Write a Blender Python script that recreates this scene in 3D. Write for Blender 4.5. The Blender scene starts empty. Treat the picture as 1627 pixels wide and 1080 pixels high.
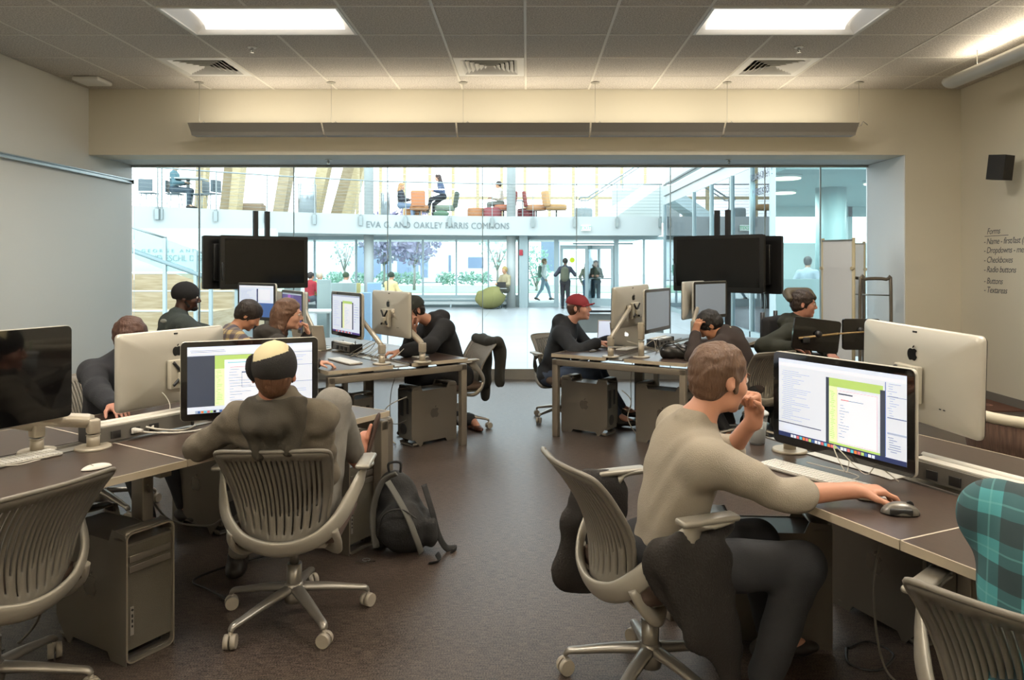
import bpy, bmesh, math, random
import numpy as np
from mathutils import Vector, Matrix
random.seed(7)
S = bpy.context.scene
# ---------------------------------------------------------------- camera, sky, exposure
CAM_H = 1.55; FPX = 1180.0; VX, VY = 838.0, 418.0
cd = bpy.data.cameras.new('camera'); cam = bpy.data.objects.new('camera', cd); S.collection.objects.link(cam)
cam.location = (0, 0, CAM_H); cam.rotation_euler = (math.pi/2, 0, 0)
cd.sensor_width = 36; cd.lens = FPX/1627*36
cd.shift_x = (813.5-VX)/1627; cd.shift_y = (VY-540)/1627
cd.clip_end = 400; cd.clip_start = .05
S.camera = cam
w = bpy.data.worlds.new('sky'); S.world = w; w.use_nodes = True
bg = w.node_tree.nodes['Background']; bg.inputs[0].default_value = (.86, .94, 1, 1); bg.inputs[1].default_value = 3.5
S.view_settings.view_transform = 'Standard'; S.view_settings.look = 'None'
S.view_settings.gamma = 1; S.view_settings.use_curve_mapping = False
S.view_settings.exposure = 0.28
S.cycles.use_denoising = True
S.cycles.max_bounces = 8; S.cycles.diffuse_bounces = 5; S.cycles.glossy_bounces = 4; S.cycles.transparent_max_bounces = 16
S.cycles.sample_clamp_indirect = 6; S.cycles.caustics_reflective = False; S.cycles.caustics_refractive = False

def W(px, py, Y): return Vector(((px-VX)/FPX*Y, Y, CAM_H-(py-VY)/FPX*Y))
def G(px, py, Z=0.0):
    Y = FPX*(CAM_H-Z)/(py-VY); return Vector(((px-VX)/FPX*Y, Y, Z))
V = Vector
def area(name, loc, rot, sx, sy, power, col, parent=None):
    l = bpy.data.lights.new(name, 'AREA'); l.shape = 'RECTANGLE'; l.size = sx; l.size_y = sy; l.energy = power; l.color = col
    o = bpy.data.objects.new(name, l); S.collection.objects.link(o); o.location = loc; o.rotation_euler = rot
    if parent: o.parent = parent
    return o
# ---------------------------------------------------------------- colour and materials
def lin(c):
    if isinstance(c, str):
        c = [int(c[i:i+2], 16)/255 for i in (0, 2, 4)]
        c = [x/12.92 if x <= .04045 else ((x+.055)/1.055)**2.4 for x in c]
    return (c[0], c[1], c[2], 1)
MATS = {}
def M(name, col='808080', rough=.5, metal=0.0, emit=0.0, var=None, bump=None, spec=None, coat=0):
    if name in MATS: return MATS[name]
    m = bpy.data.materials.new(name); m.use_nodes = True; MATS[name] = m
    nt = m.node_tree; b = nt.nodes['Principled BSDF']; c = lin(col)
    b.inputs['Base Color'].default_value = c; b.inputs['Roughness'].default_value = rough; b.inputs['Metallic'].default_value = metal
    if spec is not None: b.inputs['Specular IOR Level'].default_value = spec
    if coat: b.inputs['Coat Weight'].default_value = coat
    if emit: b.inputs['Emission Color'].default_value = c; b.inputs['Emission Strength'].default_value = emit
    tc = None
    if var or bump:
        tc = nt.nodes.new('ShaderNodeTexCoord')
    if var:   # (colour2, scale, (sx,sy,sz), detail)
        mp = nt.nodes.new('ShaderNodeMapping'); mp.inputs['Scale'].default_value = var[2] if len(var) > 2 else (1, 1, 1)
        nz = nt.nodes.new('ShaderNodeTexNoise'); nz.inputs['Scale'].default_value = var[1]; nz.inputs['Detail'].default_value = 4
        rp = nt.nodes.new('ShaderNodeValToRGB'); rp.color_ramp.elements[0].color = c; rp.color_ramp.elements[1].color = lin(var[0])
        rp.color_ramp.elements[0].position = .38; rp.color_ramp.elements[1].position = .62
        nt.links.new(tc.outputs['Object'], mp.inputs[0]); nt.links.new(mp.outputs[0], nz.inputs[0])
        nt.links.new(nz.outputs[0], rp.inputs[0]); nt.links.new(rp.outputs[0], b.inputs['Base Color'])
    if bump:  # (scale, strength, (sx,sy,sz))
        mp = nt.nodes.new('ShaderNodeMapping'); mp.inputs['Scale'].default_value = bump[2] if len(bump) > 2 else (1, 1, 1)
        nz = nt.nodes.new('ShaderNodeTexNoise'); nz.inputs['Scale'].default_value = bump[0]; nz.inputs['Detail'].default_value = 3
        bp = nt.nodes.new('ShaderNodeBump'); bp.inputs['Strength'].default_value = bump[1]; bp.inputs['Distance'].default_value = .01
        nt.links.new(tc.outputs['Object'], mp.inputs[0]); nt.links.new(mp.outputs[0], nz.inputs[0])
        nt.links.new(nz.outputs[0], bp.inputs['Height']); nt.links.new(bp.outputs[0], b.inputs['Normal'])
    return m
def glass_mat(name, tint=(.93, .98, .97), refl=1.0, opac=0.0, body=(.7, .85, .85)):
    m = bpy.data.materials.new(name); m.use_nodes = True; MATS[name] = m
    nt = m.node_tree; nt.nodes.clear()
    out = nt.nodes.new('ShaderNodeOutputMaterial'); tr = nt.nodes.new('ShaderNodeBsdfTransparent'); gl = nt.nodes.new('ShaderNodeBsdfGlossy')
    tr.inputs[0].default_value = (*tint, 1); gl.inputs['Roughness'].default_value = .0; gl.inputs[0].default_value = (.9, .95, 1, 1)
    fr = nt.nodes.new('ShaderNodeFresnel'); fr.inputs[0].default_value = 1.35
    mu = nt.nodes.new('ShaderNodeMath'); mu.operation = 'MULTIPLY'; mu.inputs[1].default_value = refl
    mx = nt.nodes.new('ShaderNodeMixShader')
    nt.links.new(fr.outputs[0], mu.inputs[0]); nt.links.new(mu.outputs[0], mx.inputs[0])
    last = tr
    if opac:
        df = nt.nodes.new('ShaderNodeBsdfDiffuse'); df.inputs[0].default_value = (*body, 1)
        m2 = nt.nodes.new('ShaderNodeMixShader'); m2.inputs[0].default_value = opac
        nt.links.new(tr.outputs[0], m2.inputs[1]); nt.links.new(df.outputs[0], m2.inputs[2]); last = m2
    nt.links.new(last.outputs[0], mx.inputs[1]); nt.links.new(gl.outputs[0], mx.inputs[2]); nt.links.new(mx.outputs[0], out.inputs[0])
    return m
def plaid_mat(name, base, dark, light, sc, tilt=0.0, coord='Object'):
    """woven check: two sets of stripes crossing"""
    m = bpy.data.materials.new(name); m.use_nodes = True; MATS[name] = m
    nt = m.node_tree; b = nt.nodes['Principled BSDF']; b.inputs['Roughness'].default_value = .9
    tc = nt.nodes.new('ShaderNodeTexCoord'); mp = nt.nodes.new('ShaderNodeMapping'); mp.inputs['Scale'].default_value = (sc, sc, sc)
    mp.inputs['Rotation'].default_value = (0, 0, tilt)
    sx = nt.nodes.new('ShaderNodeSeparateXYZ'); nt.links.new(tc.outputs[coord], mp.inputs[0]); nt.links.new(mp.outputs[0], sx.inputs[0])
    def band(out, lo, wd):
        fr = nt.nodes.new('ShaderNodeMath'); fr.operation = 'FRACT'; nt.links.new(out, fr.inputs[0])
        a = nt.nodes.new('ShaderNodeMath'); a.operation = 'SUBTRACT'; a.inputs[1].default_value = lo+wd/2; nt.links.new(fr.outputs[0], a.inputs[0])
        ab = nt.nodes.new('ShaderNodeMath'); ab.operation = 'ABSOLUTE'; nt.links.new(a.outputs[0], ab.inputs[0])
        l = nt.nodes.new('ShaderNodeMath'); l.operation = 'LESS_THAN'; l.inputs[1].default_value = wd/2; nt.links.new(ab.outputs[0], l.inputs[0])
        return l.outputs[0]
    cur = None
    prev = lin(base)
    for (o, lo, wd, colr, fac) in ((0, 0, .5, dark, .62), (2, 0, .5, dark, .62), (0, .73, .04, light, .3), (2, .73, .04, light, .3)):
        mm = nt.nodes.new('ShaderNodeMath'); mm.operation = 'MULTIPLY'; mm.inputs[1].default_value = fac
        nt.links.new(band(sx.outputs[o], lo, wd), mm.inputs[0])
        mx = nt.nodes.new('ShaderNodeMixRGB'); nt.links.new(mm.outputs[0], mx.inputs[0])
        if cur is None: mx.inputs[1].default_value = prev
        else: nt.links.new(cur, mx.inputs[1])
        mx.inputs[2].default_value = lin(colr); cur = mx.outputs[0]
    nt.links.new(cur, b.inputs['Base Color'])
    return m
# ---------------------------------------------------------------- mesh building
class MB:
    def __init__(s): s.v = []; s.f = []; s.m = []; s.s = []
    def add(s, vs, fs, mi=0, mat=None, smooth=False):
        o = len(s.v)
        for p in vs:
            p = Vector(p)
            s.v.append(tuple(mat @ p) if mat is not None else tuple(p))
        for f in fs: s.f.append([i+o for i in f]); s.m.append(mi); s.s.append(smooth)
        return s
    def box(s, c, d, mi=0, mat=None, bev=0.0):
        x, y, z = d[0]/2, d[1]/2, d[2]/2
        T = Matrix.Translation(c) if mat is None else mat @ Matrix.Translation(c)
        if bev <= 0:
            vs = [(sx*x, sy*y, sz*z) for sx in (-1, 1) for sy in (-1, 1) for sz in (-1, 1)]
            return s.add(vs, [(0, 1, 3, 2), (4, 6, 7, 5), (0, 4, 5, 1), (2, 3, 7, 6), (0, 2, 6, 4), (1, 5, 7, 3)], mi, T)
        bm = bmesh.new(); bmesh.ops.create_cube(bm, size=1)
        for v in bm.verts: v.co = Vector((v.co.x*2*x, v.co.y*2*y, v.co.z*2*z))
        bmesh.ops.bevel(bm, geom=bm.edges[:], offset=min(bev, x*.98, y*.98, z*.98), segments=3, profile=.5, affect='EDGES')
        s.bm(bm, mi, T, True); return s
    def bm(s, bm, mi=0, mat=None, smooth=True):
        bm.verts.index_update()
        s.add([v.co.copy() for v in bm.verts], [[v.index for v in f.verts] for f in bm.faces], mi, mat, smooth); bm.free()
    def cyl(s, a, b, r0, r1=None, n=16, mi=0, mat=None, caps=True):
        a, b = Vector(a), Vector(b); r1 = r0 if r1 is None else r1
        d = (b-a).normalized(); u = d.orthogonal().normalized(); w_ = d.cross(u)
        vs = []
        for (p, r) in ((a, r0), (b, r1)):
            for i in range(n):
                t = 2*math.pi*i/n; vs.append(p+(u*math.cos(t)+w_*math.sin(t))*r)
        s.add(vs, [(i, (i+1) % n, n+(i+1) % n, n+i) for i in range(n)], mi, mat, True)
        if caps: s.add(vs, [tuple(range(n-1, -1, -1)), tuple(range(n, 2*n))], mi, mat)
        return s
    def tube(s, pts, r, n=10, mi=0, mat=None, sx=1.0, sy=1.0, up=None, smoothpts=0):
        pts = [Vector(p) for p in pts]; rs = list(r) if isinstance(r, (list, tuple)) else [r]*len(pts)
        if smoothpts: pts, rs = catmull(pts, rs, smoothpts)
        vs = []; pu = None
        for i, p in enumerate(pts):
            d = (pts[min(i+1, len(pts)-1)]-pts[max(i-1, 0)])
            d = d.normalized() if d.length > 1e-9 else Vector((0, 0, 1))
            u = Vector(up) if up is not None else (pu if pu is not None else d.orthogonal())
            u = (u-d*u.dot(d)); u = u.normalized() if u.length > 1e-6 else d.orthogonal().normalized(); pu = u; w_ = d.cross(u)
            for k in range(n):
                t = 2*math.pi*k/n; vs.append(p+(u*math.cos(t)*sx+w_*math.sin(t)*sy)*rs[i])
        L = len(pts)
        fs = [(i*n+k, i*n+(k+1) % n, (i+1)*n+(k+1) % n, (i+1)*n+k) for i in range(L-1) for k in range(n)]
        s.add(vs, fs, mi, mat, True); s.add(vs, [tuple(range(n-1, -1, -1)), tuple(range((L-1)*n, L*n))], mi, mat)
        return s
    def lathe(s, prof, n=24, mi=0, mat=None, c=(0, 0, 0)):
        vs = [(c[0]+r*math.cos(2*math.pi*k/n), c[1]+r*math.sin(2*math.pi*k/n), c[2]+z) for (r, z) in prof for k in range(n)]
        fs = [(i*n+k, i*n+(k+1) % n, (i+1)*n+(k+1) % n, (i+1)*n+k) for i in range(len(prof)-1) for k in range(n)]
        s.add(vs, fs, mi, mat, True)
        s.add(vs, [tuple(range(n-1, -1, -1)), tuple(range((len(prof)-1)*n, len(prof)*n))], mi, mat); return s
    def prism(s, out, h, mi=0, mat=None, smooth=False):
        """outline in local xy extruded 0..h along z"""
        n = len(out); vs = [(x, y, 0) for x, y in out]+[(x, y, h) for x, y in out]
        s.add(vs, [tuple(range(n-1, -1, -1)), tuple(range(n, 2*n))], mi, mat)
        s.add(vs, [(i, (i+1) % n, n+(i+1) % n, n+i) for i in range(n)], mi, mat, smooth); return s
    def quad(s, a, b, c, d, mi=0, mat=None): return s.add([a, b, c, d], [(0, 1, 2, 3)], mi, mat)
    def ball(s, c, r, mi=0, mat=None, n=12):
        r = r if isinstance(r, (tuple, list)) else (r, r, r); prof = [(math.sin(math.pi*i/n), -math.cos(math.pi*i/n)) for i in range(n+1)]
        m_ = 2*n; vs = [(c[0]+p*r[0]*math.cos(2*math.pi*k/m_), c[1]+p*r[1]*math.sin(2*math.pi*k/m_), c[2]+z*r[2]) for p, z in prof for k in range(m_)]
        fs = [(i*m_+k, i*m_+(k+1) % m_, (i+1)*m_+(k+1) % m_, (i+1)*m_+k) for i in range(n) for k in range(m_)]
        return s.add(vs, fs, mi, mat, True)
    def build(s, name, mats, parent=None, solid=0.0, sub=0):
        me = bpy.data.meshes.new(name); me.from_pydata(s.v, [], s.f)
        for m_ in (mats if isinstance(mats, (list, tuple)) else [mats]): me.materials.append(m_)
        me.polygons.foreach_set('material_index', s.m); me.polygons.foreach_set('use_smooth', s.s); me.update()
        bm = bmesh.new(); bm.from_mesh(me); bmesh.ops.remove_doubles(bm, verts=bm.verts, dist=1e-5)
        bm.normal_update(); bm.to_mesh(me); bm.free()
        o = bpy.data.objects.new(name, me); S.collection.objects.link(o)
        if parent: o.parent = parent
        if solid:
            md = o.modifiers.new('thick', 'SOLIDIFY'); md.thickness = solid; md.offset = 0
        if sub:
            md = o.modifiers.new('sub', 'SUBSURF'); md.levels = sub; md.render_levels = sub
        return o
def catmull(pts, rs, k):
    P = [pts[0]]+pts+[pts[-1]]; R = [rs[0]]+rs+[rs[-1]]; op, orr = [], []
    for i in range(1, len(P)-2):
        for j in range(k):
            t = j/k; a, b, c, d = P[i-1], P[i], P[i+1], P[i+2]
            op.append(.5*((2*b)+(c-a)*t+(2*a-5*b+4*c-d)*t*t+(3*b-a-3*c+d)*t**3)); orr.append(R[i]*(1-t)+R[i+1]*t)
    op.append(pts[-1]); orr.append(rs[-1]); return op, orr
def rrect(w_, h_, r, n=5, cx=0, cy=0):
    o = []
    for (x, y, a) in ((w_/2-r, h_/2-r, 0), (-w_/2+r, h_/2-r, 90), (-w_/2+r, -h_/2+r, 180), (w_/2-r, -h_/2+r, 270)):
        for i in range(n+1):
            t = math.radians(a+90*i/n); o.append((cx+x+r*math.cos(t), cy+y+r*math.sin(t)))
    return o
def tag(o, label, cat, group=None, kind=None):
    if label: o['label'] = label
    if cat: o['category'] = cat
    if group: o['group'] = group
    if kind: o['kind'] = kind
    return o
def thing(name, label, cat, loc=(0, 0, 0), rz=0.0, group=None):
    o = bpy.data.objects.new(name, None); S.collection.objects.link(o); o.location = loc; o.rotation_euler = (0, 0, rz); o.empty_display_size = .1
    return tag(o, label, cat, group)
def struct(name, mb, mats): o = mb.build(name, mats); o['kind'] = 'structure'; return o
def dup(root, loc, rz, label=None, rot=None):
    r = root.copy(); S.collection.objects.link(r); r.location = loc; r.rotation_euler = rot if rot else (0, 0, rz)
    if label: r['label'] = label
    for ch in list(root.children):
        c = ch.copy(); S.collection.objects.link(c); c.parent = r
        for g in list(ch.children):
            d = g.copy(); S.collection.objects.link(d); d.parent = c
    return r
def text_mb(txt, h, depth=.004, shear=0.0, mirror=False, align='LEFT', spacing=1.0):
    """a text turned into mesh data lying in local xy, thickness along z"""
    cu = bpy.data.curves.new('lettering', 'FONT'); cu.body = txt; cu.size = h; cu.extrude = depth/2; cu.shear = shear; cu.align_x = align; cu.space_character = spacing
    cu.resolution_u = 3
    o = bpy.data.objects.new('lettering', cu); S.collection.objects.link(o)
    dg = bpy.context.evaluated_depsgraph_get(); me = bpy.data.meshes.new_from_object(o.evaluated_get(dg))
    mb = MB(); sx = -1 if mirror else 1
    mb.add([(v.co.x*sx, v.co.y, v.co.z) for v in me.vertices], [tuple(p.vertices) for p in me.polygons])
    bpy.data.objects.remove(o); return mb
def xf(mb, mat):
    mb.v = [tuple(mat @ Vector(p)) for p in mb.v]; return mb
def frame(o, x, y, z):
    m = Matrix((x, y, z)).transposed().to_4x4(); m.translation = o; return m
# ================================================================ the room
XL, XR, YW, YG, ZC, ZH, YB = -5.29, 5.23, 8.955, 9.94, 3.644, 2.855, -2.6
XJ = 4.56
def paint(name, col): return M(name, col, .62, bump=(140, .06))
m_wall = paint('cream_wall_paint', 'd3ccb8'); m_wallL = M('pale_marker_wall_paint', 'dad9d0', .42, bump=(60, .04))
m_soff = paint('grey_white_soffit_paint', 'c9cbc8'); m_jamb = paint('white_reveal_paint', 'eceeed')
# carpet: woven brown and grey threads
def carpet():
    m = bpy.data.materials.new('woven_brown_carpet'); m.use_nodes = True; nt = m.node_tree; b = nt.nodes['Principled BSDF']; b.inputs['Roughness'].default_value = .40
    b.inputs['Specular IOR Level'].default_value = .5
    tc = nt.nodes.new('ShaderNodeTexCoord')
    def noise(scale, sc, det=3):
        mp = nt.nodes.new('ShaderNodeMapping'); mp.inputs['Scale'].default_value = sc; nz = nt.nodes.new('ShaderNodeTexNoise')
        nz.inputs['Scale'].default_value = scale; nz.inputs['Detail'].default_value = det
        nt.links.new(tc.outputs['Object'], mp.inputs[0]); nt.links.new(mp.outputs[0], nz.inputs[0]); return nz.outputs[0]
    def ramp(inp, p0, c0, p1, c1):
        r = nt.nodes.new('ShaderNodeValToRGB'); r.color_ramp.elements[0].position = p0; r.color_ramp.elements[0].color = lin(c0)
        r.color_ramp.elements[1].position = p1; r.color_ramp.elements[1].color = lin(c1); nt.links.new(inp, r.inputs[0]); return r.outputs[0]
    a = ramp(noise(9, (2.2, 27, 1), 5), .44, '1a1410', .56, '5c5047')
    c = ramp(noise(9, (30, 6, 1), 4), .44, '201813', .56, '594d45')
    wv = nt.nodes.new('ShaderNodeTexChecker'); wv.inputs['Scale'].default_value = 170
    nt.links.new(tc.outputs['Object'], wv.inputs[0])
    mx = nt.nodes.new('ShaderNodeMixRGB'); nt.links.new(wv.outputs[1], mx.inputs[0]); nt.links.new(a, mx.inputs[1]); nt.links.new(c, mx.inputs[2])
    nt.links.new(mx.outputs[0], b.inputs['Base Color'])
    bp = nt.nodes.new('ShaderNodeBump'); bp.inputs['Strength'].default_value = .35; bp.inputs['Distance'].default_value = .004
    nt.links.new(wv.outputs[1], bp.inputs['Height']); nt.links.new(bp.outputs[0], b.inputs['Normal'])
    return m
struct('floor', MB().box((0, (YB+YG)/2, -.05), (10.6+.4, YG-YB, .1)), carpet())
# ceiling: tiles with a T-grid, holes for lights and vents
m_tile = M('speckled_ceiling_tile', 'd6cfc4', .85, var=('a9a297', 85, (1, 1, 1)), bump=(330, .35)); m_grid = M('white_ceiling_grid', 'd8d3c6', .5)
TS = .759; gx0 = -.02; gy0 = 8.334
lights_at = [(-3.056, 6.057), (1.498, 6.057)]
for yy in (2.262-.759*0, -1.533): lights_at += [(-3.056, yy), (1.498, yy)]
vents_at = [(-3.815, 7.575), (-.779, 7.575), (2.257, 7.575)]
mb = MB(); gr = MB()
def is_hole(cx, cy):
    for (x, y) in lights_at:
        if x < cx < x+2*TS and y < cy < y+TS: return True
    for (x, y) in vents_at:
        if x < cx < x+TS and y < cy < y+TS: return True
    return False
ks = range(-7, 8); js = range(-15, 2)
for i in ks:
    for j in js:
        x0, x1 = max(XL, gx0+i*TS), min(XR, gx0+(i+1)*TS); y0, y1 = max(YB, gy0+(j)*TS), min(YW, gy0+(j+1)*TS)
        if x1-x0 < .02 or y1-y0 < .02 or is_hole((x0+x1)/2, (y0+y1)/2): continue
        mb.box(((x0+x1)/2, (y0+y1)/2, ZC+.012), (x1-x0-.026, y1-y0-.026, .02))
struct('ceiling', mb.box((0, (YB+YW)/2, ZC+.30), (10.9, YW-YB+.3, .04)), m_tile)
for i in ks:
    x = gx0+i*TS
    if XL < x < XR:
        # leave the lamp openings clear of the cross bar
        gr.box((x, (YB+YW)/2, ZC+.004), (.024, YW-YB, .010)) if not any(abs(x-(lx+TS)) < .01 for lx, _ in lights_at) else [gr.box((x, (a+b)/2, ZC+.004), (.024, b-a, .010)) for a, b in ((YB, -1.533), (-.774, 2.262), (3.021, 6.057), (6.816, YW))]
for j in js:
    y = gy0+j*TS
    if YB < y < YW: gr.box((0, y, ZC+.003), (XR-XL, .018, .008))
struct('trim_1', gr, m_grid)
# walls
struct('wall_left', MB().box((XL-.1, (YB+YG)/2, 1.95), (.2, YG-YB, 4.0)), m_wallL)
struct('wall_right', MB().box((XR+.1, (YB+YW)/2+.1, 1.95), (.2, YW-YB+.2, 4.0)), m_wall)
struct('wall_behind', MB().box((0, YB-.1, 1.95), (10.9, .2, 4.0)), m_wall)
bk = MB().box(((XL+XR)/2, YW+.2, (ZH+4.0)/2), (XR-XL, .4, 4.0-ZH)).box(((XJ+XR)/2+.15, YW+.2, ZH/2), (XR-XJ+.3, .4, ZH)).box((XJ+.3, YW+.7, 2), (.6, .6, 4))
struct('wall_back', bk, m_wall)
struct('trim_2', MB().box(((XL+XJ)/2, (YW+YG)/2+.05, ZH+.03), (XJ-XL, YG-YW+.08, .05)), m_soff)
struct('trim_3', MB().box((XJ-.006, (YW+YG)/2+.02, ZH/2), (.012, YG-YW+.02, ZH-.002)), m_jamb)
bb = M('taupe_rubber_baseboard', '6f6a62', .6)
struct('baseboard_left', MB().box((XL+.006, (YB+YG)/2, .05), (.012, YG-YB, .1)), bb)
struct('baseboard_right', MB().box((XR-.006, (YB+YW)/2, .05), (.012, YW-YB, .1)), bb)
struct('baseboard_back', MB().box(((XJ+XR)/2, YW-.006, .05), (XR-XJ, .012, .1)), bb)
# the glass wall
m_gl = glass_mat('clear_glass', (.95, .985, .98), .9); m_al = M('brushed_aluminium', 'a9a79f', .35, .75); m_edge = M('glass_joint_edge', '8b9a9c', .3, .2)
seams = [-5.27, -4.39, -3.126, -1.87, -.60, .657, 1.912, 3.176, 3.92, XJ]
for n, (a, b) in enumerate(zip(seams[:-1], seams[1:])):
    p = MB().box(((a+b)/2, YG, (ZH+.13)/2), (b-a-.010, .012, ZH-.13)); o = p.build('window_%d' % (n+1), m_gl); o['kind'] = 'structure'
jt = MB()
for x in seams[1:-1]: jt.box((x, YG, (ZH+.13)/2), (.010 if x not in (-4.39, 3.92) else .016, .022, ZH-.13))
struct('trim_4', jt, m_edge)
struct('trim_5', MB().box(((XL+XJ)/2, YG, .07), (XJ-XL, .07, .14)).box(((XL+XJ)/2, YG, ZH-.012), (XJ-XL, .05, .024)), m_al)
# recessed ceiling lights
LP_TROFFER = 52
m_lamp = M('frosted_light_diffuser', 'fdfaf6', .5, emit=.80); m_lampin = M('white_light_reflector', 'f1efea', .45); m_white = M('white_enamel', 'e3e1da', .35)
def troffer(x, y, label):
    t = thing('ceiling_light', label, 'ceiling light', (x+TS, y+TS/2, ZC), 0, 'recessed ceiling lights')
    L, D = 2*TS-.03, TS-.03
    f = MB()
    for sy in (-1, 1): f.box((0, sy*(D/2-.012), .0), (L, .024, .016))
    for sx in (-1, 1): f.box((sx*(L/2-.012), 0, .0), (.024, D-.05, .016))
    f.build('frame', m_white, t)
    h = MB(); hx, hy, dz = L/2-.02, D/2-.02, .14
    # sloping ends and a curved reflector over the lamp
    h.quad((-hx, -hy, 0), (-hx+.10, -hy, dz), (-hx+.10, hy, dz), (-hx, hy, 0)); h.quad((hx, -hy, 0), (hx, hy, 0), (hx-.10, hy, dz), (hx-.10, -hy, dz))
    h.quad((-hx, -hy, 0), (hx, -hy, 0), (hx, -hy, dz), (-hx, -hy, dz)); h.quad((-hx, hy, 0), (-hx, hy, dz), (hx, hy, dz), (hx, hy, 0)); h.quad((-hx, -hy, dz), (hx, -hy, dz), (hx, hy, dz), (-hx, hy, dz))
    h.build('reflector', m_lampin, t)
    d = MB(); n = 10; pr = [(-.0+hy*.96*math.sin(math.pi*(i/n-.5)), .035+.07*math.cos(math.pi*(i/n-.5))) for i in range(n+1)]
    for (p, q) in zip(pr[:-1], pr[1:]): d.add([(-hx+.09, p[0], p[1]), (hx-.09, p[0], p[1]), (hx-.09, q[0], q[1]), (-hx+.09, q[0], q[1])], [(0, 1, 2, 3)], 0, None, True)
    d.build('diffuser', m_lamp, t)
    area('lamp_light', (0, 0, -.01), (0, 0, 0), L-.2, D-.2, LP_TROFFER, (1, .95, .88), t)
    return t
nm = ['left of the two bright recessed lights ahead in the grid', 'right of the two bright recessed lights ahead in the grid']
for i, (x, y) in enumerate(lights_at):
    troffer(x, y, 'white recessed ceiling light, '+(nm[i] if i < 2 else ['left, above the front desks', 'right, above the front desks', 'left, by the rear wall', 'right, by the rear wall'][i-2]))
# air diffusers: nested square louvres
def vent(x, y, label):
    t = thing('ceiling_vent', label, 'vent', (x+TS/2, y+TS/2, ZC), 0, 'square ceiling air vents')
    a = MB(); q = (TS-.03)/2
    def ring(r0, z0, r1, z1, mb_):
        for k in range(4):
            R = Matrix.Rotation(k*math.pi/2, 4, 'Z')
            mb_.add([(-r0, -r0, z0), (r0, -r0, z0), (r1, -r1, z1), (-r1, -r1, z1)], [(0, 1, 2, 3)], 0, R)
    ring(q, 0, q-.07, 0, a); a.build('frame', m_white, t)
    for i in range(6):
        b = MB(); r = q-.07-i*.047; ring(r, 0.0, r-.038, .03, b); b.build('louvre', m_white, t, solid=.003)
    MB().box((0, 0, .13), (TS-.06, TS-.06, .01)).build('backing', M('dark_duct', '2b2926', .8), t)
for p, l in zip(vents_at, ('left', 'middle', 'right')): vent(*p, 'square louvred white ceiling vent, %s of the three near the back wall' % l)
# sprinklers, smoke detector, wireless box
def sprinkler(loc, label):
    t = thing('sprinkler_head', label, 'sprinkler', loc, 0, 'sprinkler heads')
    MB().cyl((0, 0, 0), (0, 0, -.008), .045, .04, 20).build('escutcheon', m_white, t)
    MB().cyl((0, 0, -.008), (0, 0, -.05), .008, .008, 8).cyl((0, 0, -.05), (0, 0, -.054), .022, .022, 14).tube([(-.012, 0, -.01), (-.016, 0, -.03), (0, 0, -.05)], .003, 6).tube([(.012, 0, -.01), (.016, 0, -.03), (0, 0, -.05)], .003, 6).build('nozzle', M('chrome', 'c8c8c4', .2, 1), t)
sprinkler((-2.67, 7.2, ZC), 'small chrome sprinkler in ceiling tile right of the left vent')
sprinkler((2.63, 7.2, ZC), 'small chrome sprinkler in ceiling tile above the right vent')
sprinkler((-2.52, 9.4, ZH+.004), 'small sprinkler under the grey soffit, left one'); sprinkler((2.55, 9.4, ZH+.004), 'small sprinkler under the grey soffit, right one')
t = thing('wireless_access_point', 'white rounded box on the ceiling in the far left corner', 'ceiling box', (-4.95, 8.45, ZC))
MB().box((0, 0, -.025), (.30, .30, .05), bev=.02).build('housing', m_white, t)
# hanging uplights
m_pend = M('satin_grey_fixture', '9a958c', .45, .2); m_cable = M('thin_steel_cable', 'a8a49a', .4, .6); m_up = M('warm_uplight_tube', 'fff2d8', .5, emit=5)
def pendant(Y, label, P_):
    pd = thing('pendant_light', label, 'pendant light', (0, Y, 3.02), 0, 'rows of suspended uplights')
    for k in range(5):
        x0 = -3.86+k*1.53; x1 = x0+1.51
        # section profile in (y, z): wide sloping top and a small lower tray
        prof = [(-.17, .125), (-.155, .125), (-.075, .045), (-.06, .012), (.06, .012), (.075, .045), (.155, .125), (.17, .125), (.085, .035), (.065, 0), (-.065, 0), (-.085, .035)]
        s_ = MB().prism(prof, x1-x0, mat=Matrix(((0, 0, 1, x0), (1, 0, 0, 0), (0, 1, 0, 0), (0, 0, 0, 1))))
        so = s_.build('section', m_pend, pd)
        MB().cyl((x0+.08, 0, .035), (x1-.08, 0, .035), .012, n=10).build('tube_lamp', m_up, so)
        area('uplight', ((x0+x1)/2, 0, .06), (math.pi, 0, 0), 1.4, .12, P_, (1, .90, .74), pd)
    for k in range(6):
        x = -3.80+k*1.528
        MB().tube([(x, 0, .13), (x, 0, ZC-3.02)], .0022, 6).cyl((x, 0, ZC-3.03), (x, 0, ZC-3.02), .05, n=16).cyl((x, 0, .11), (x, 0, .16), .006, n=8).tube([(x+.02, 0, .12), (x+.05, 0, .17), (x+.10, 0, .13)], .006, 8).build('hanger', m_cable, pd)
pendant(8.6, 'long grey suspended uplight of five sections in front of the header wall', 5.5)
pendant(3.5, 'long grey suspended uplight added out of view above the front desks', 75)  # unseen row, added to brighten the ceiling
pendant(-.9, 'long grey suspended uplight added out of view near the rear wall', 45)  # another unseen row, added for the same ceiling light
wf = thing('wall_washer_light', 'long white rounded light fixture under the ceiling along the right wall', 'light', (4.42, 0, 3.44))
pr = [(.09*math.cos(a)*1.1, .09*math.sin(a)*.75) for a in [math.radians(t_) for t_ in range(180, 361, 15)]]+[(.085, .03), (.07, .03), (.06, -.03), (-.06, -.03), (-.085, .03)]
MB().prism(pr, 9.9, mat=Matrix(((1, 0, 0, 0), (0, 0, -1, 7.75), (0, 1, 0, 0), (0, 0, 0, 1))), smooth=True).build('body', M('white_fixture_shell', 'cfcbc0', .4), wf)
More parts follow.
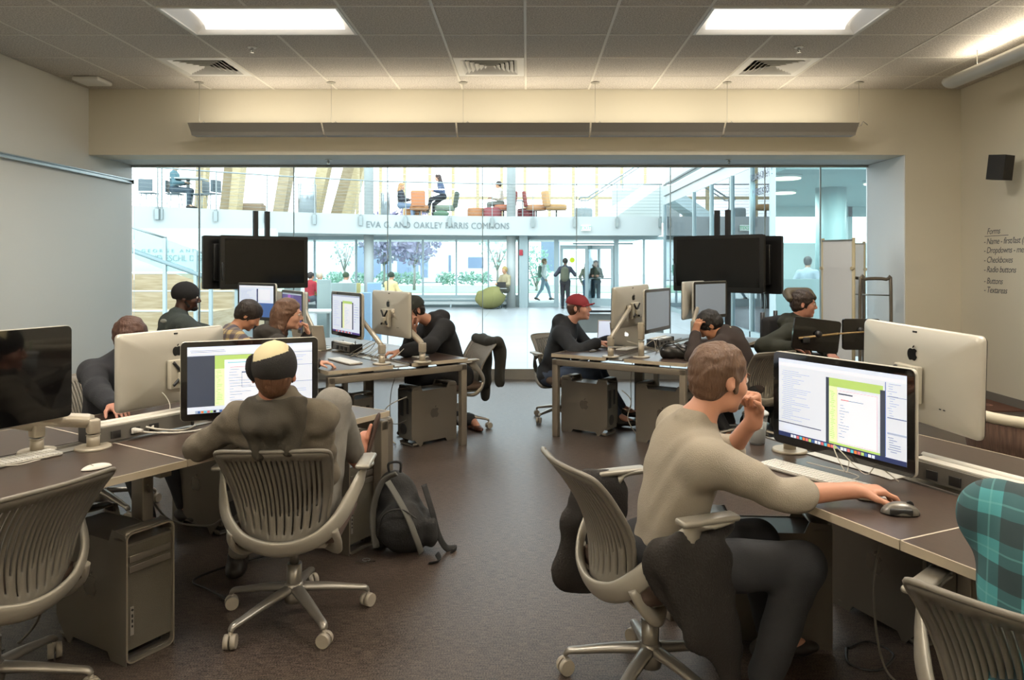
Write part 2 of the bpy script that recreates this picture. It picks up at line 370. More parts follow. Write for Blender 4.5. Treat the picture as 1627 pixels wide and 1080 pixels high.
MB().cyl((.0, -2, -.005), (0, 7.6, -.005), .014, n=8).build('tube_lamp', m_up, wf)
area('wash_light', (.03, 2.8, .05), (math.pi, -.55, 0), .12, 9.4, 38, (1, .90, .74), wf)
hg = MB()
for y in (7.3, 5.0, 2.6, .2): hg.tube([(0, y, .0), (0, y, ZC-3.44)], .004, 6)
hg.build('hanger', m_cable, wf)
# projector-screen rail on the left wall
rl = thing('wall_rail', 'slim silver display rail running along the left wall', 'rail', (XL, 4.5, 2.63))
MB().box((.02, 0, 0), (.04, 10.7, .035), bev=.004).box((.045, 0, .022), (.03, 10.7, .012)).box((.045, 0, -.02), (.02, 10.7, .008)).build('rail', M('silver_rail', 'b4bcbe', .3, .7), rl)
MB().box((.03, 5.36, 0), (.07, .02, .06), bev=.005).build('end_cap', M('dark_grey_plastic', '3c3c3c', .5), rl)
# speaker on the right wall
sp = thing('wall_speaker', 'small black loudspeaker tilted on a bracket on the right wall', 'loudspeaker', (4.98, 7.85, 2.56), math.radians(28))
MB().prism([(-.085, -.09), (.085, -.09), (.06, .10), (-.06, .10)], .26, mat=Matrix.Translation((0, 0, -.13)) @ Matrix.Rotation(.12, 4, 'X')).build('cabinet', M('black_speaker_cloth', '211f1d', .7, bump=(700, .4)), sp)
MB().box((-.02, -.105, .02), (.018, .004, .018)).build('badge', M('silver_badge', 'd8d8d8', .4), sp)
MB().tube([(.03, .09, 0), (.14, .14, -.01), (.22, .12, 0)], .014, 10).build('bracket', M('black_plastic', '1a1a1a', .5), sp)
pl = thing('wall_plate', 'white outlet plate on the right wall beside the speaker', 'wall plate', (XR, 7.62, 2.56))
MB().box((-.006, 0, 0), (.012, .17, .2), bev=.003).box((-.014, -.03, -.05), (.006, .10, .012)).build('plate', M('white_plastic', 'dedad0', .45), pl)
# handwriting on the right wall
m_ink = M('dark_marker_ink', '45464d', .6)
lines = [('Forms', 368, 1568), ('- Name - first/last (both)', 384, 1563), ('- Dropdowns - menus', 398, 1563), ('- Checkboxes', 413, 1563), ('- Radio buttons', 428, 1563), ('- Buttons', 446, 1563), ('- Textareas', 460, 1563)]
for i, (s_, py, px) in enumerate(lines):
    Y = FPX*XR/(px-VX); Z = CAM_H-(py-VY)/FPX*Y
    tm = text_mb(s_, .098, .0006, .28, spacing=.92)
    m_ = frame(V((XR-.0005, Y, Z-.03)), V((0, -1, 0)), V((0, .02*math.sin(i), 1)), V((-1, 0, 0)))
    xf(tm, m_); wr = MB(); wr.add(tm.v, tm.f)
    if i == 0: wr.box((XR-.0008, Y-.17, Z-.052), (.0008, .42, .006), mat=None)
    tag(wr.build('wall_handwriting', m_ink), 'dark marker line reading %s on the right wall' % s_.strip('- ').replace('/', ' '), 'writing', 'handwritten list on the right wall')

mt = MB().box((4.93, 8.25, .006), (.56, 1.0, .012)); mo = mt.build('floor_mat', M('dark_brown_mat', '5b3a2b', .8)); tag(mo, 'dark brown mat with pinkish letters on the floor by the right wall', 'mat')
tm = text_mb('RY FR', .26, .002); xf(tm, frame(V((4.80, 8.62, .0135)), V((.12, -.99, 0)), V((.99, .12, 0)), V((0, 0, 1)))); tm.build('lettering', M('pink_letters', 'a57a6c', .7), mo)
# ================================================================ the lobby beyond the glass
def tile_mat():
    m = bpy.data.materials.new('lobby_floor_tile'); m.use_nodes = True; MATS['lobby_floor_tile'] = m; nt = m.node_tree; b = nt.nodes['Principled BSDF']
    tc = nt.nodes.new('ShaderNodeTexCoord'); br = nt.nodes.new('ShaderNodeTexBrick'); br.offset = .0
    br.inputs['Scale'].default_value = 1; br.inputs['Brick Width'].default_value = 1.22; br.inputs['Row Height'].default_value = .61; br.inputs['Mortar Size'].default_value = .006
    br.inputs['Color1'].default_value = lin('a3a7aa'); br.inputs['Color2'].default_value = lin('9ca0a4'); br.inputs['Mortar'].default_value = lin('6f7478')
    nt.links.new(tc.outputs['Object'], br.inputs[0]); nt.links.new(br.outputs[0], b.inputs['Base Color'])
    nz = nt.nodes.new('ShaderNodeTexNoise'); nz.inputs['Scale'].default_value = 3; mp = nt.nodes.new('ShaderNodeMapping'); mp.inputs['Scale'].default_value = (1, 14, 1)
    nt.links.new(tc.outputs['Object'], mp.inputs[0]); nt.links.new(mp.outputs[0], nz.inputs[0])
    mr = nt.nodes.new('ShaderNodeMapRange'); mr.inputs['To Min'].default_value = .22; mr.inputs['To Max'].default_value = .42
    nt.links.new(nz.outputs[0], mr.inputs[0]); nt.links.new(mr.outputs[0], b.inputs['Roughness']); return m
struct('floor_lobby', MB().box((0, 19.5, -.05), (46, 19.1, .1)), tile_mat())
m_lw = M('white_lobby_plaster', 'b3bab9', .6); m_fr = M('pale_aluminium_frame', '9fb0b3', .45, .2); m_wood = M('light_pine_boards', 'c0b18e', .6, var=('a99972', 5, (1, 1, 14)))
m_ply = M('pale_oak_panels', 'a99b80', .6, var=('968768', 3, (1, 1, 9)))
m_lg = glass_mat('lobby_glass', (.93, .985, .985), .9); m_teal = glass_mat('greenish_partition_glass', (.70, .86, .86), 1.0, .12, (.6, .8, .8))
# mezzanine slab, curved edge
edge = [(-14.0, 18.9), (-10.9, 20.6), (-9.6, 21.7), (-7.6, 23.1), (-4.94, 24.5), (-1.5, 25.3), (1.34, 25.5), (4.62, 25.5)]
back = [(4.62, 33), (-14, 33)]
ZS0, ZS1 = 2.50, 3.15
struct('trim_mezzanine_slab', MB().prism(edge+back, ZS1-ZS0, mat=Matrix.Translation((0, 0, ZS0))), m_lw)
# raised lettering on the fascia (faces the camera)
tm = text_mb('EVA G. AND OAKLEY FARRIS COMMONS', .30, .03, spacing=1.06)
xs_ = [p[0] for p in tm.v]; wtx = max(xs_)-min(xs_); s_ = 4.72/wtx
xf(tm, frame(V((-5.28, 24.28, 2.72)), V((.983, .18, 0))*s_, V((0, 0, 1)), V((.18, -.983, 0)))); 
for i, p in enumerate(tm.v):   # bend along the curved edge
    x, y, z = p
    for (a, b) in zip(edge[:-1], edge[1:]):
        if a[0] <= x <= b[0]: ye = a[1]+(b[1]-a[1])*(x-a[0])/(b[0]-a[0])
    off = (y-(24.28+(x+5.28)*.183)); tm.v[i] = (x, ye-.02+off*.4, z)
tag(tm.build('wall_lettering', M('grey_metal_letters', '7d8688', .4, .4)), 'raised grey letters naming the commons on the white balcony edge', 'sign letters')
# exit sign
ex = thing('exit_sign', 'green and white exit sign above the entrance doors', 'exit sign', (2.0, 25.42, 2.62))
MB().box((0, 0, .14), (.32, .05, .20)).build('housing', M('white_sign_box', 'eef6f0', .4, emit=.25), ex)
tm = text_mb('EXIT', .17, .006, align='CENTER'); xf(tm, frame(V((0, -.03, .08)), V((1, 0, 0)), V((0, 0, 1)), V((0, -1, 0)))); tm.build('lettering', M('green_sign_letters', '3fae72', .5, emit=.6), ex)
# balcony railing: each post a part, cables together, rail
m_rail = M('satin_steel', '8f9898', .35, .7)
rg = thing('balcony_railing', 'steel cable railing with slim posts along the upper balcony edge', 'railing', (0, 25, ZS1))
def on_edge(x):
    for (a, b) in zip(edge[:-1], edge[1:]):
        if a[0] <= x <= b[0]: return a[1]+(b[1]-a[1])*(x-a[0])/(b[0]-a[0])
for px in (252, 258, 345, 425, 501, 574, 645, 715, 782, 847, 913, 980, 1048):
    # find the point of the edge under this column
    best = min((abs(VX+FPX*x/on_edge(x)-px), x) for x in [i*.01-13.9 for i in range(1850)])[1]; y = on_edge(best)-.05
    MB().box((best, y-25, .45), (.022, .05, 1.35)).box((best, y-25-.03, -.22), (.11, .07, .30)).build('post', m_rail, rg)
pts = [(x, y-.05-25, 1.10) for x, y in edge]
MB().tube(pts, .022, 8).build('handrail', m_rail, rg)
for i in range(9):
    MB().tube([(x, y-.04-25, .10+i*.108) for x, y in edge], .0045, 5).build('cable', m_rail, rg)
# round columns
for n, (px, Y, r) in enumerate(((584, 24.9, .15), (812, 25.75, .13), )):
    x = (px-VX)/FPX*Y; c = MB().cyl((x, Y+.2, 0), (x, Y+.2, ZS0), .16, n=24).cyl((x, Y+.2, ZS1), (x, Y+.2, 9), .16, n=24); struct('pillar_%d' % (n+1), c, m_lw)
# lower facade: frames, glass, doors
FY = 26.4
fr = MB(); 
def fx(px, Y=FY): return (px-VX)/FPX*Y
for px in (340, 420, 500, 566, 620, 672, 725, 776, 824): fr.box((fx(px), FY, 1.25), (.06, .1, 2.5))
fr.box((fx(560), FY, 2.44), (fx(824)-fx(290), .12, .12)).box((fx(560), FY, .36), (fx(824)-fx(290), .12, .12)).box((fx(560), FY-.02, .16), (fx(824)-fx(290), .12, .32)).box((fx(832), FY-.3, 1.25), (.30, .4, 2.5))
struct('window_frame_lobby', fr, m_fr)
o = MB().box((fx(560), FY, 1.4), (fx(824)-fx(290), .012, 2.1)).build('window_lobby_glass', m_lg); o['kind'] = 'structure'
# heater bench in front of the windows
ht = thing('window_bench', 'long low white radiator bench under the lobby windows', 'bench', (fx(640), FY-.4, 0))
MB().box((0, 0, .16), (7.6, .10, .10)).box((0, 0, .30), (7.6, .22, .03)).build('top', m_lw, ht)
for k in range(5): MB().box((-3.5+k*1.75, 0, .15), (.05, .08, .30)).build('leg', m_fr, ht)
# fire alarm box
fa = thing('fire_alarm', 'small red fire alarm box on the white post by the doors', 'alarm', (fx(828), FY-.52, 1.92)); MB().box((0, 0, 0), (.13, .06, .20), bev=.01).box((0, -.035, -.02), (.08, .01, .05)).build('housing', M('red_plastic', 'b02a3a', .4), fa)
# door wall, x 836..1090 px
dw = MB(); x0, x1 = fx(836), fx(1087)
dw.box(((x0+x1)/2, FY, 2.44), (x1-x0, .14, .12)).box((x0+.04, FY, 1.22), (.12, .14, 2.44)).box((x1-.04, FY, 1.22), (.09, .14, 2.44))
for px in (884, 979): dw.box((fx(px), FY, 1.2), (.16, .16, 2.4))
dw.box((fx(958), FY, 2.24), (fx(979)-fx(884), .14, .06))
dw.box((fx(860), FY, .07), (fx(884)-fx(836), .12, .14)).box((fx(1034), FY, .07), (fx(1087)-fx(979), .12, .14)).box((fx(1023), FY, 1.2), (.07, .1, 2.4))
struct('door_frame_1', dw, m_fr)
o = MB().box((fx(860), FY, 1.25), (fx(884)-fx(836), .01, 2.3)).box((fx(1035), FY, 1.25), (fx(1087)-fx(979), .01, 2.3)).build('window_lobby_side', m_lg); o['kind'] = 'structure'
def door(n, x, yaw, w_=.98):
    d = thing('door_%d' % n, None, None, (x, FY, 0), yaw); d['kind'] = 'structure'
    f = MB().box((.05, 0, 1.1), (.10, .05, 2.18)).box((w_-.05, 0, 1.1), (.10, .05, 2.18)).box((w_/2, 0, 2.12), (w_-.2, .05, .14)).box((w_/2, 0, .15), (w_-.2, .05, .28)); f.build('door_leaf', m_fr, d)
    MB().box((w_/2, 0, 1.17), (w_-.2, .01, 1.8)).build('pane', m_lg, d)
    MB().tube([(.1, -.07, 1.0), (w_-.1, -.07, 1.0)], .018, 8).build('push_bar', m_rail, d)
door(1, fx(890), .0); door(2, fx(932), .95, .95); door(3, fx(975), math.pi-.35, .95)
ys = thing('door_sticker', 'round yellow sticker on the glass of the left entrance door', 'sticker', (fx(909), FY-.03, 1.66)); MB().cyl((0, 0, 0), (0, -.004, 0), .09, n=24).build('disc', M('yellow_green_sticker', 'c8d400', .5), ys)
# upper facade: pine mullions against the sky
UY = 31.0
um = MB()
for k, px in enumerate((605, 643, 683, 720, 759, 797, 834, 873, 911, 948, 988, 1025)): um.box((fx(px, UY), UY, 6.1), (.12, .2, 5.9))
um.box((fx(860, UY), UY, 4.27), (fx(1040, UY)-fx(733, UY), .12, .12))
struct('window_frame_upper', um, m_wood)
# leaning timber fins at the left of the upper hall
def fin(n, x0, x1, dx, Y, wd, mat_, z1=8.0):
    """x0,x1 base pixel range at slab height; dx lean in pixels over the visible height"""
    a, b = fx(x0, Y), fx(x1, Y); k = dx/FPX*Y/2.6
    H = z1-ZS1; pr = [(a, 0), (b, 0), (b+k*H, H), (a+k*H, H)]
    mb_ = MB().prism(pr, wd, mat=Matrix(((1, 0, 0, 0), (0, 0, 1, Y), (0, 1, 0, ZS1), (0, 0, 0, 1))))
    return struct('pillar_%d' % n, mb_, mat_)
fin(3, 348, 362, 13, 24.6, .12, m_ply); fin(4, 362, 375, 13, 24.3, .5, m_wood); fin(5, 432, 449, 20, 25.2, .5, m_ply)
fin(6, 486, 504, 26, 25.8, .5, m_wood); fin(7, 523, 541, 32, 26.4, .4, m_ply); fin(8, 541, 556, 32, 26.2, .5, m_wood); fin(9, 565, 568, 4, 26.0, .2, m_wood); fin(10, 308, 321, 6, 24.0, .3, m_ply); fin(11, 318, 322, 10, 23.8, .3, m_wood)
# steel drums
for i, (px, r, h, l) in enumerate(((488, .30, 1.05, 'wide'), (612, .16, .82, 'narrow'))):
    Y = 25.0 if i == 0 else 25.8; o = thing('metal_cylinder', '%s brushed steel cylinder standing on the upper balcony' % l, 'steel cylinder', (fx(px, Y), Y, ZS1)); MB().lathe([(r, 0), (r, h), (r-.02, h+.02), (r-.03, h)], 32).build('shell', M('brushed_steel_sheet', 'aeb6bb', .3, .85), o)
# stair going up at the right of the balcony
st = thing('upper_stair', 'white upper staircase climbing to the right above the balcony', 'staircase', (0, 27, ZS1))
def zz(px, py, Y): w_ = W(px, py, Y); return (w_.x, w_.z-ZS1)
Y = 27.0
MB().prism([zz(945, 347, Y), zz(975, 347, Y), zz(1044, 300, Y), zz(1080, 272, Y), zz(1080, 252, Y), zz(1040, 282, Y)], 1.6, mat=Matrix(((1, 0, 0, 0), (0, 0, 1, 0), (0, 1, 0, 0), (0, 0, 0, 1)))).build('stringer', M('pale_green_white_paint', 'cfe0e0', .5), st)
pl_ = [zz(920, 318, Y), zz(922, 313, Y), zz(934, 313, Y), zz(1010, 264, Y), zz(1100, 205, Y)]
MB().tube([(a, 0, b) for a, b in pl_], .03, 8).tube([(a, .12, b-.12) for a, b in pl_[1:]], .022, 8).build('handrail', m_rail, st)
for px in (924, 930, 989, 1045):
    a = zz(px, 346, Y); b = zz(px, 313 if px < 940 else 313-(px-934)*.64, Y); MB().box((a[0], 0, (max(0, a[1])+b[1])/2 if px < 940 else b[1]-.3), (.03, .03, b[1] if px < 940 else .6)).build('baluster', m_rail, st)
MB().box((zz(1020, 0, Y)[0], 2.0, .07), (1.9, .2, .12)).build('skirt_board', m_wood, st)
struct('wall_upper_right', MB().box((fx(1020, 29)+.2, 29.6, 3.9), (2.6, .1, 1.5)), m_lw)
# side storefront running towards the far doors, white bulkhead band above
SX = 4.72; SY0, SY1 = 14.3, 25.5
struct('trim_6', MB().box((SX+.2, (SY0+SY1)/2, 3.56+.27), (.4, SY1-SY0, .54)).box((SX+.12, (SY0+SY1)/2, 4.35), (.24, SY1-SY0, .2)), m_lw)
struct('trim_7', MB().box((SX-.02, (SY0+SY1)/2, 3.85), (.05, SY1-SY0, .02)).box((SX-.03, (SY0+SY1)/2, 4.22), (.06, SY1-SY0, .05)), M('dark_joint', '59605f', .5))
sf = MB()
for y in (14.3, 15.6, 17.1, 19.0, 21.0, 25.5): sf.box((SX, y, 1.78), (.10, .08, 3.56))
sf.box((SX, (SY0+SY1)/2, .06), (.1, SY1-SY0, .12)); struct('window_frame_side', sf, m_fr)
o = MB().box((SX, (SY0+SY1)/2, 1.8), (.012, SY1-SY0, 3.5)).build('window_side_glass', glass_mat('side_glass', (.80, .92, .92), 1.6)); o['kind'] = 'structure'
o = MB().box(((SX+11)/2, SY0, 2.3), (11-SX, .012, 4.5)).build('window_front_glass', glass_mat('front_glass', (.86, .93, .93), .9)); o['kind'] = 'structure'
struct('window_frame_front', MB().box((SX, SY0, 2.3), (.07, .07, 4.6)).box((6.8, SY0, 2.3), (.035, .035, 4.6)).box((8.4, SY0, .06), (7.4, .07, .12)), M('dark_mullion', '55686b', .4, .4))
# vinyl lettering on the side glass, seen mirrored
for i, s_ in enumerate(('ZUAH-12H .H Z', 'MVEUSXOUX')):
    tm = text_mb(s_, .20, .002, mirror=False); xf(tm, frame(V((SX-.03, 15.6 if i == 0 else 15.5, 3.26-i*.32)), V((0, -1, 0)), V((0, 0, 1)), V((-1, 0, 0))))
    tag(tm.build('window_lettering', M('slate_vinyl', '5a6474', .6)), '%s line of small dark lettering on the side glass by the corner mullion' % ('upper' if i == 0 else 'lower'), 'lettering')
# room behind that glass: its teal tint painted into walls, ceiling; lamps, far windows
m_tw = M('glass_tinted_wall', 'b2c2c1', .7); m_tc = M('glass_tinted_ceiling', 'a2b3b2', .8)
struct('ceiling_side_room', MB().box((12.5, 19.2, 3.42), (15, 9.6, .1)), m_tc)
struct('floor_side_room', MB().box((12.5, 23.5, .0), (15.4, 18.2, .04)), M('grey_green_carpet', '7f9496', .8))
fw = MB(); YF = 24.0
fw.box((12.5, YF, 1.1), (15.3, .15, 2.2)).box((8.6, YF, 3.25), (7.3, .15, .4)).box((5.2, YF, 2.6), (.8, .15, 1.6)).box((12.5, SY0+.25, .62), (15.4, .10, 1.24))
for x in (6.4, 7.6, 9.6, 10.4, 12, 14): fw.box((x, YF, 2.45), (.14, .15, 1.9))
struct('wall_side_room', fw, m_tw)
struct('wall_side_room_right', MB().box((14.2, 19, 2.2), (.1, 9.5, 4.5)), m_tw)
struct('pillar_12', MB().cyl((7.35, 18, 0), (7.35, 18, 3.4), .35, n=28), M('glass_tinted_column', '86a0a0', .6))  # teal tint of the glass put into the column colour
m_disc = M('warm_lamp_glow', 'fff3d6', .5, emit=2.2)
for i, (x, y) in enumerate(((5.35, 15.4), (7.75, 16.4), (6.4, 18.6), (8.9, 21.5), (6.6, 21.6), (9.2, 19.2))):
    o = thing('ceiling_light', 'round glowing ceiling light in the glass room, '+['nearest the dark corner mullion', 'before the round column', 'low left of the column', 'far right of the room', 'far behind the first', 'rightmost, near the white reveal'][i], 'ceiling light', (x, y, 3.36), 0, 'round lights of the glass room'); area('disc_light', (0, 0, -.09), (0, 0, 0), .5, .5, 70, (.95, 1, 1), o); MB().cyl((0, 0, 0), (0, 0, -.07), .30, n=28).build('diffuser', m_disc, o); MB().cyl((0, 0, .01), (0, 0, -.05), .33, n=28).build('rim', m_lw, o)
# tiered oak seating at the left with white nosings
bl = thing('tiered_seating', 'tiered oak seating steps with white edges at the left of the lobby', 'seating steps', (-9.0, 14, 0))
for i in range(4):
    z = .33*(i+1); y0 = 12.6+i*1.0-14
    MB().box((0, y0+.5+(3-i)*.0, z/2), (6.4, 1.0, z)).build('step', m_ply, bl)
    MB().box((0, y0+.03, z+.012), (6.4, .08, .022)).build('nosing', m_lw, bl)
struct('wall_left_lobby', MB().box((-9.6, 17.2, 1.85), (7.6, .15, 1.0)), M('pale_blue_green_wall', 'bcd6d8', .5))
struct('wall_left_lobby_end', MB().box((-5.95, 17.3, .9), (.3, .15, 1.8)), M('pale_yellow_wall', 'd9d6ae', .6))
for i, (s_, h, z, x) in enumerate((('GEORGE AND ELLEN', .11, 1.80, -8.9), ('RIEVESCHL DIGITORIUM', .2, 1.60, -8.7))):
    tm = text_mb(s_, h, .008, spacing=1.7 if i == 0 else 1.0); wd = max(p[0] for p in tm.v); k = (1.95 if i == 0 else 1.9)/wd
    xf(tm, frame(V((x, 17.11, z)), V((k, 0, 0)), V((0, 0, 1)), V((0, -1, 0)))); tag(tm.build('wall_lettering', M('grey_wall_letters', '8b979a', .5)), '%s line of grey letters on the pale wall behind the steps' % ('small upper' if i == 0 else 'larger lower'), 'sign letters')
# stair rail in front of the steps
sr = thing('stair_rail', 'steel stair railing with glass panels sloping down beside the steps', 'railing', (-5.7, 12, 0))
def L_(px, py, Y=12.0): w_ = W(px, py, Y); return (w_.x+5.7, 0, w_.z)
MB().tube([L_(150, 338), L_(213, 362), L_(264, 378)], .022, 8).tube([L_(318, 400), L_(344, 411)], .02, 8).build('handrail', m_rail, sr)
MB().tube([L_(150, 375), L_(213, 399), L_(344, 446), L_(380, 459)], .04, 8).build('stringer', M('grey_steel_band', '7d9194', .4, .5), sr)
for px, py in ((262, 378), (311, 398), (335, 443), (376, 457)):
    p = L_(px, py); MB().box((p[0], 0, p[2]/2), (.05, .05, p[2])).build('post', m_fr, sr)
a, b = L_(150, 340), L_(330, 404); MB().add([(a[0], .03, a[2]), (b[0], .03, b[2]), (b[0], .03, b[2]-.5), (a[0], .03, a[2]-.5)], [(0, 1, 2, 3)]).build('glass_panel', glass_mat('rail_glass', (.85, .95, .95), .8), sr, solid=.01)
# ---- outside: ground, lawn, hedge, trees, buildings
struct('ground', MB().box((0, 66, -.10), (160, 79, .1)), M('pale_concrete_paving', 'd5d8d6', .8))
lw = MB().box((-9, 46, -.03), (34, 12, .05)); o = struct('ground_lawn', lw, M('pale_green_lawn', '8fae93', .9, var=('9cb8a0', 12)))  # pale green with slightly lighter noise patches
def bush(x, y, r, h, seed, label, cat, trunk=0, dens=1, group=None, leafc='6f8f7d'):
    rnd = random.Random(seed); t = thing(cat.replace(' ', '_'), label, cat, (x, y, 0), 0, group); mb_ = MB()
    for i in range(int(420*dens)):
        u = rnd.gauss(0, 1), rnd.gauss(0, 1), rnd.gauss(0, 1); q = math.sqrt(sum(c*c for c in u)); k = rnd.random()**.35
        c = V((u[0]/q*r*k, u[1]/q*r*k, trunk+h/2+u[2]/q*h/2*k)); s_ = .09*(.6+rnd.random())*(r if r > 1 else 1)
        a = V((rnd.uniform(-1, 1), rnd.uniform(-1, 1), rnd.uniform(-1, 1))).normalized(); b_ = a.orthogonal().normalized()
        mb_.add([c-a*s_, c-b_*s_*.6, c+a*s_, c+b_*s_*.6], [(0, 1, 2, 3)])
    mb_.build('foliage', M('leaf_'+leafc, leafc, .8), t)
    if trunk:
        tb = MB().tube([(0, 0, 0), (.03, 0, trunk*.6), (0, .02, trunk+h*.4)], [.09, .07, .03], 8)
        for k in range(5): a_ = k*1.3; tb.tube([(0, 0, trunk*.9), (math.cos(a_)*r*.4, math.sin(a_)*r*.4, trunk+h*.35), (math.cos(a_)*r*.7, math.sin(a_)*r*.7, trunk+h*.6)], [.04, .025, .01], 6)
        tb.build('trunk', M('grey_bark', '8a8480', .9), t)
bush(fx(610, 48), 48, 1.7, 3.4, 1, 'reddish leafy tree outside, left of the window post', 'tree', 1.5, 2.2, leafc='8b86a0')
bush(fx(658, 43), 43, 1.6, 3.6, 2, 'purple leafed tree outside beside the dark building', 'tree', 1.4, 2.4, leafc='86809c')
bush(fx(547, 44), 44, .9, 2.4, 3, 'slender bare young tree outside on the lawn', 'tree', 1.2, .3, leafc='a9b3b0')
bush(fx(790, 45), 45, 1.1, 2.6, 4, 'pale loose tree outside near the round column', 'tree', 1.2, .4, leafc='a5b5b0')
bush(fx(852, 42), 42, .9, 2.4, 5, 'small green conifer outside behind the walking person', 'tree', .2, .8, leafc='7fa396')
for i, px in enumerate((505, 522, 540, 562, 583, 602, 632, 645, 660, 700, 716, 735, 752, 770)):
    bush(fx(px, 52), 52+(i % 2)*1.2, .5, .95, 20+i, 'low rounded green shrub of the hedge beyond the lawn', 'shrub', 0, .35, 'shrubs of the far hedge', '7fa090')
def building(x0, x1, y, h, label, wins, colr='c4cacd'):
    t = thing('building', label, 'building', ((x0+x1)/2, y, 0)); MB().box((0, 3, h/2), (x1-x0, 6, h)).build('wall', M('pale_wall_'+colr, colr, .8), t); MB().box((0, 2.9, h+.1), (x1-x0+.4, 6.4, .25)).build('roof', m_lw, t)
    for (wx, wz, ww, wh) in wins: MB().box((wx-(x0+x1)/2, -.02, wz), (ww, .06, wh)).build('window', M('blue_grey_pane', '7686a0', .3), t)
BY = 60
building(fx(505, BY), fx(700, BY), BY, 4.2, 'pale flat-roofed building far outside beyond the lawn', [(fx(px, BY), 1.7, ww, 2.6) for px, ww in ((575, .9), (598, .7), (615, .7), (640, .9), (657, .8), (674, .6))])
building(fx(715, BY), fx(800, BY), BY+8, 3.6, 'low distant white building right of the trees outside', [(fx(693, BY), 1.5, .8, 1.6), (fx(745, BY), 1.6, 1.4, 1.0)], 'dfe3e4')
building(fx(865, BY), fx(905, BY), BY-8, 4.4, 'narrow pale building outside behind the entrance doors', [(fx(874, BY-8), 2.2, 1.3, 2.4)], 'd8dde0')
# ================================================================ desks
m_top = M('dark_brown_desk_laminate', '3f342e', .33, var=('473a33', 22, (1, 9, 1))); m_tedge = M('pale_desk_edge', 'b1a590', .5); m_leg = M('champagne_metal', '837b6f', .4, .5); m_dark = M('charcoal_plastic', '282726', .5)
m_tray = M('silver_cable_tray', 'a19d95', .35, .6); m_lt = M('light_line_inlay', 'c9bfae', .5)
def desk(name, loc, ang, L, label, swap=False):
    """bench desk: local +x runs away from the end frame, width along y; the module seam is at 1.2 m"""
    t = thing(name, label, 'desk', loc, ang); w_ = 1.25
    for s in (-1, 1):
        for k in range(int(round(L/1.2))):
            x0 = k*1.2+.002; x1 = (k+1)*1.2-.002
            b = MB(); cy = s*(w_/4+.06)
            b.box(((x0+x1)/2, s*(w_/2+.085)/2, .727), (x1-x0, w_/2-.085-.006, .026)); o = b.build('tabletop', m_top, t)
            e = MB().box(((x0+x1)/2, s*(w_/2), .727), (x1-x0, .006, .028))
            if k == 0: e.box((-.001, s*(w_/2+.085)/2, .727), (.006, w_/2-.085, .028))
            e.build('edge_band', m_tedge, o)
    for k in range(1, int(round(L/1.2))): MB().box((k*1.2, 0, .7275), (.007, w_-.01, .0265)).build('seam', m_lt, t)
    c = MB().box((L/2, 0, .722), (L-.02, .125, .012)).box((L/2, .066, .734), (L-.02, .006, .014)).box((L/2, -.066, .734), (L-.02, .006, .014)); c.build('cable_tray', m_tray, t)
    for k in range(int(round(L/1.2))+1):
        x = min(max(k*1.2, .03), L-.03)
        f = MB()
        if k in (0, int(round(L/1.2))):
            for s in (-1, 1): f.box((x, s*(w_/2-.03), .345), (.055, .055, .69), bev=.006)
            f.box((x, 0, .665), (.055, w_-.005, .055), bev=.005)
        else:
            f.box((x, -.30, .345), (.05, .09, .69), bev=.006).box((x, .30, .345), (.05, .09, .69), bev=.006).box((x, 0, .67), (.05, w_-.3, .045))
        f.build('leg_frame', m_leg, t)
    MB().box((L/2, .25, .69), (L-.1, .04, .035)).box((L/2, -.25, .69), (L-.1, .04, .035)).build('under_rail', m_dark, t)
    return t
D1 = desk('bench_desk', (-1.285, 4.405, 0), math.atan2(-.844, -.536), 2.4, 'dark-topped double desk at front left, running out of the picture')
D2 = desk('bench_desk', (-1.0, 5.944, 0), math.atan2(.78, -.62), 2.4, 'dark-topped double desk behind on the left, its metal end frame facing the aisle')
D3 = desk('bench_desk', (1.16, 3.52, 0), math.atan2(-.91, .415), 2.4, 'dark-topped double desk at front right with the man in the beige sweater')
D4 = desk('bench_desk', (.745, 6.317, 0), math.atan2(.847, .532), 2.4, 'dark-topped double desk behind on the right beside the red-capped man')
DT = .740
# ================================================================ monitors
m_alu = M('matt_aluminium_back', 'c6c2b6', .42, .35); m_bez = M('glossy_black_glass', '0c0c0d', .08, coat=.6); m_logo = M('black_gloss_logo', '161718', .2); m_blk = M('matt_black_metal', '1c1c1d', .45)
def apple(sz, depth=.0015):
    """fruit emblem outline with a bite and a leaf, centred"""
    P = [(0, .30), (.10, .34), (.22, .355), (.34, .31), (.43, .22), (.36, .14), (.325, .03), (.35, -.09), (.41, -.17), (.455, -.19), (.40, -.31), (.31, -.44), (.21, -.49), (.10, -.455), (0, -.44), (-.10, -.46), (-.20, -.49), (-.30, -.44), (-.40, -.29), (-.455, -.12), (-.455, .05), (-.40, .20), (-.30, .30), (-.18, .345), (-.08, .33)]
    Lf = [(.0, .38), (.02, .46), (.08, .54), (.17, .585), (.165, .50), (.11, .42)]
    mb_ = MB()
    for q in (P, Lf):
        q = [(x*sz, y*sz) for x, y in q]; q = q[::-1] if q is P else q[::-1]
        n = len(q); vs = [(x, 0, z) for x, z in q]+[(x, depth, z) for x, z in q]; cx = sum(x for x, _ in q)/n; cz = sum(z for _, z in q)/n
        vs += [(cx, 0, cz), (cx, depth, cz)]
        mb_.add(vs, [(i, (i+1) % n, 2*n) for i in range(n)]+[(n+(i+1) % n, n+i, 2*n+1) for i in range(n)]+[(i, n+i, n+(i+1) % n, (i+1) % n) for i in range(n)])
    return mb_
SC = {}   # screen colours; all but the grey reflection are lit by the display itself
def scm(k, col, e=.55): SC[k] = M('screen_'+k, col, .25, emit=e); return k
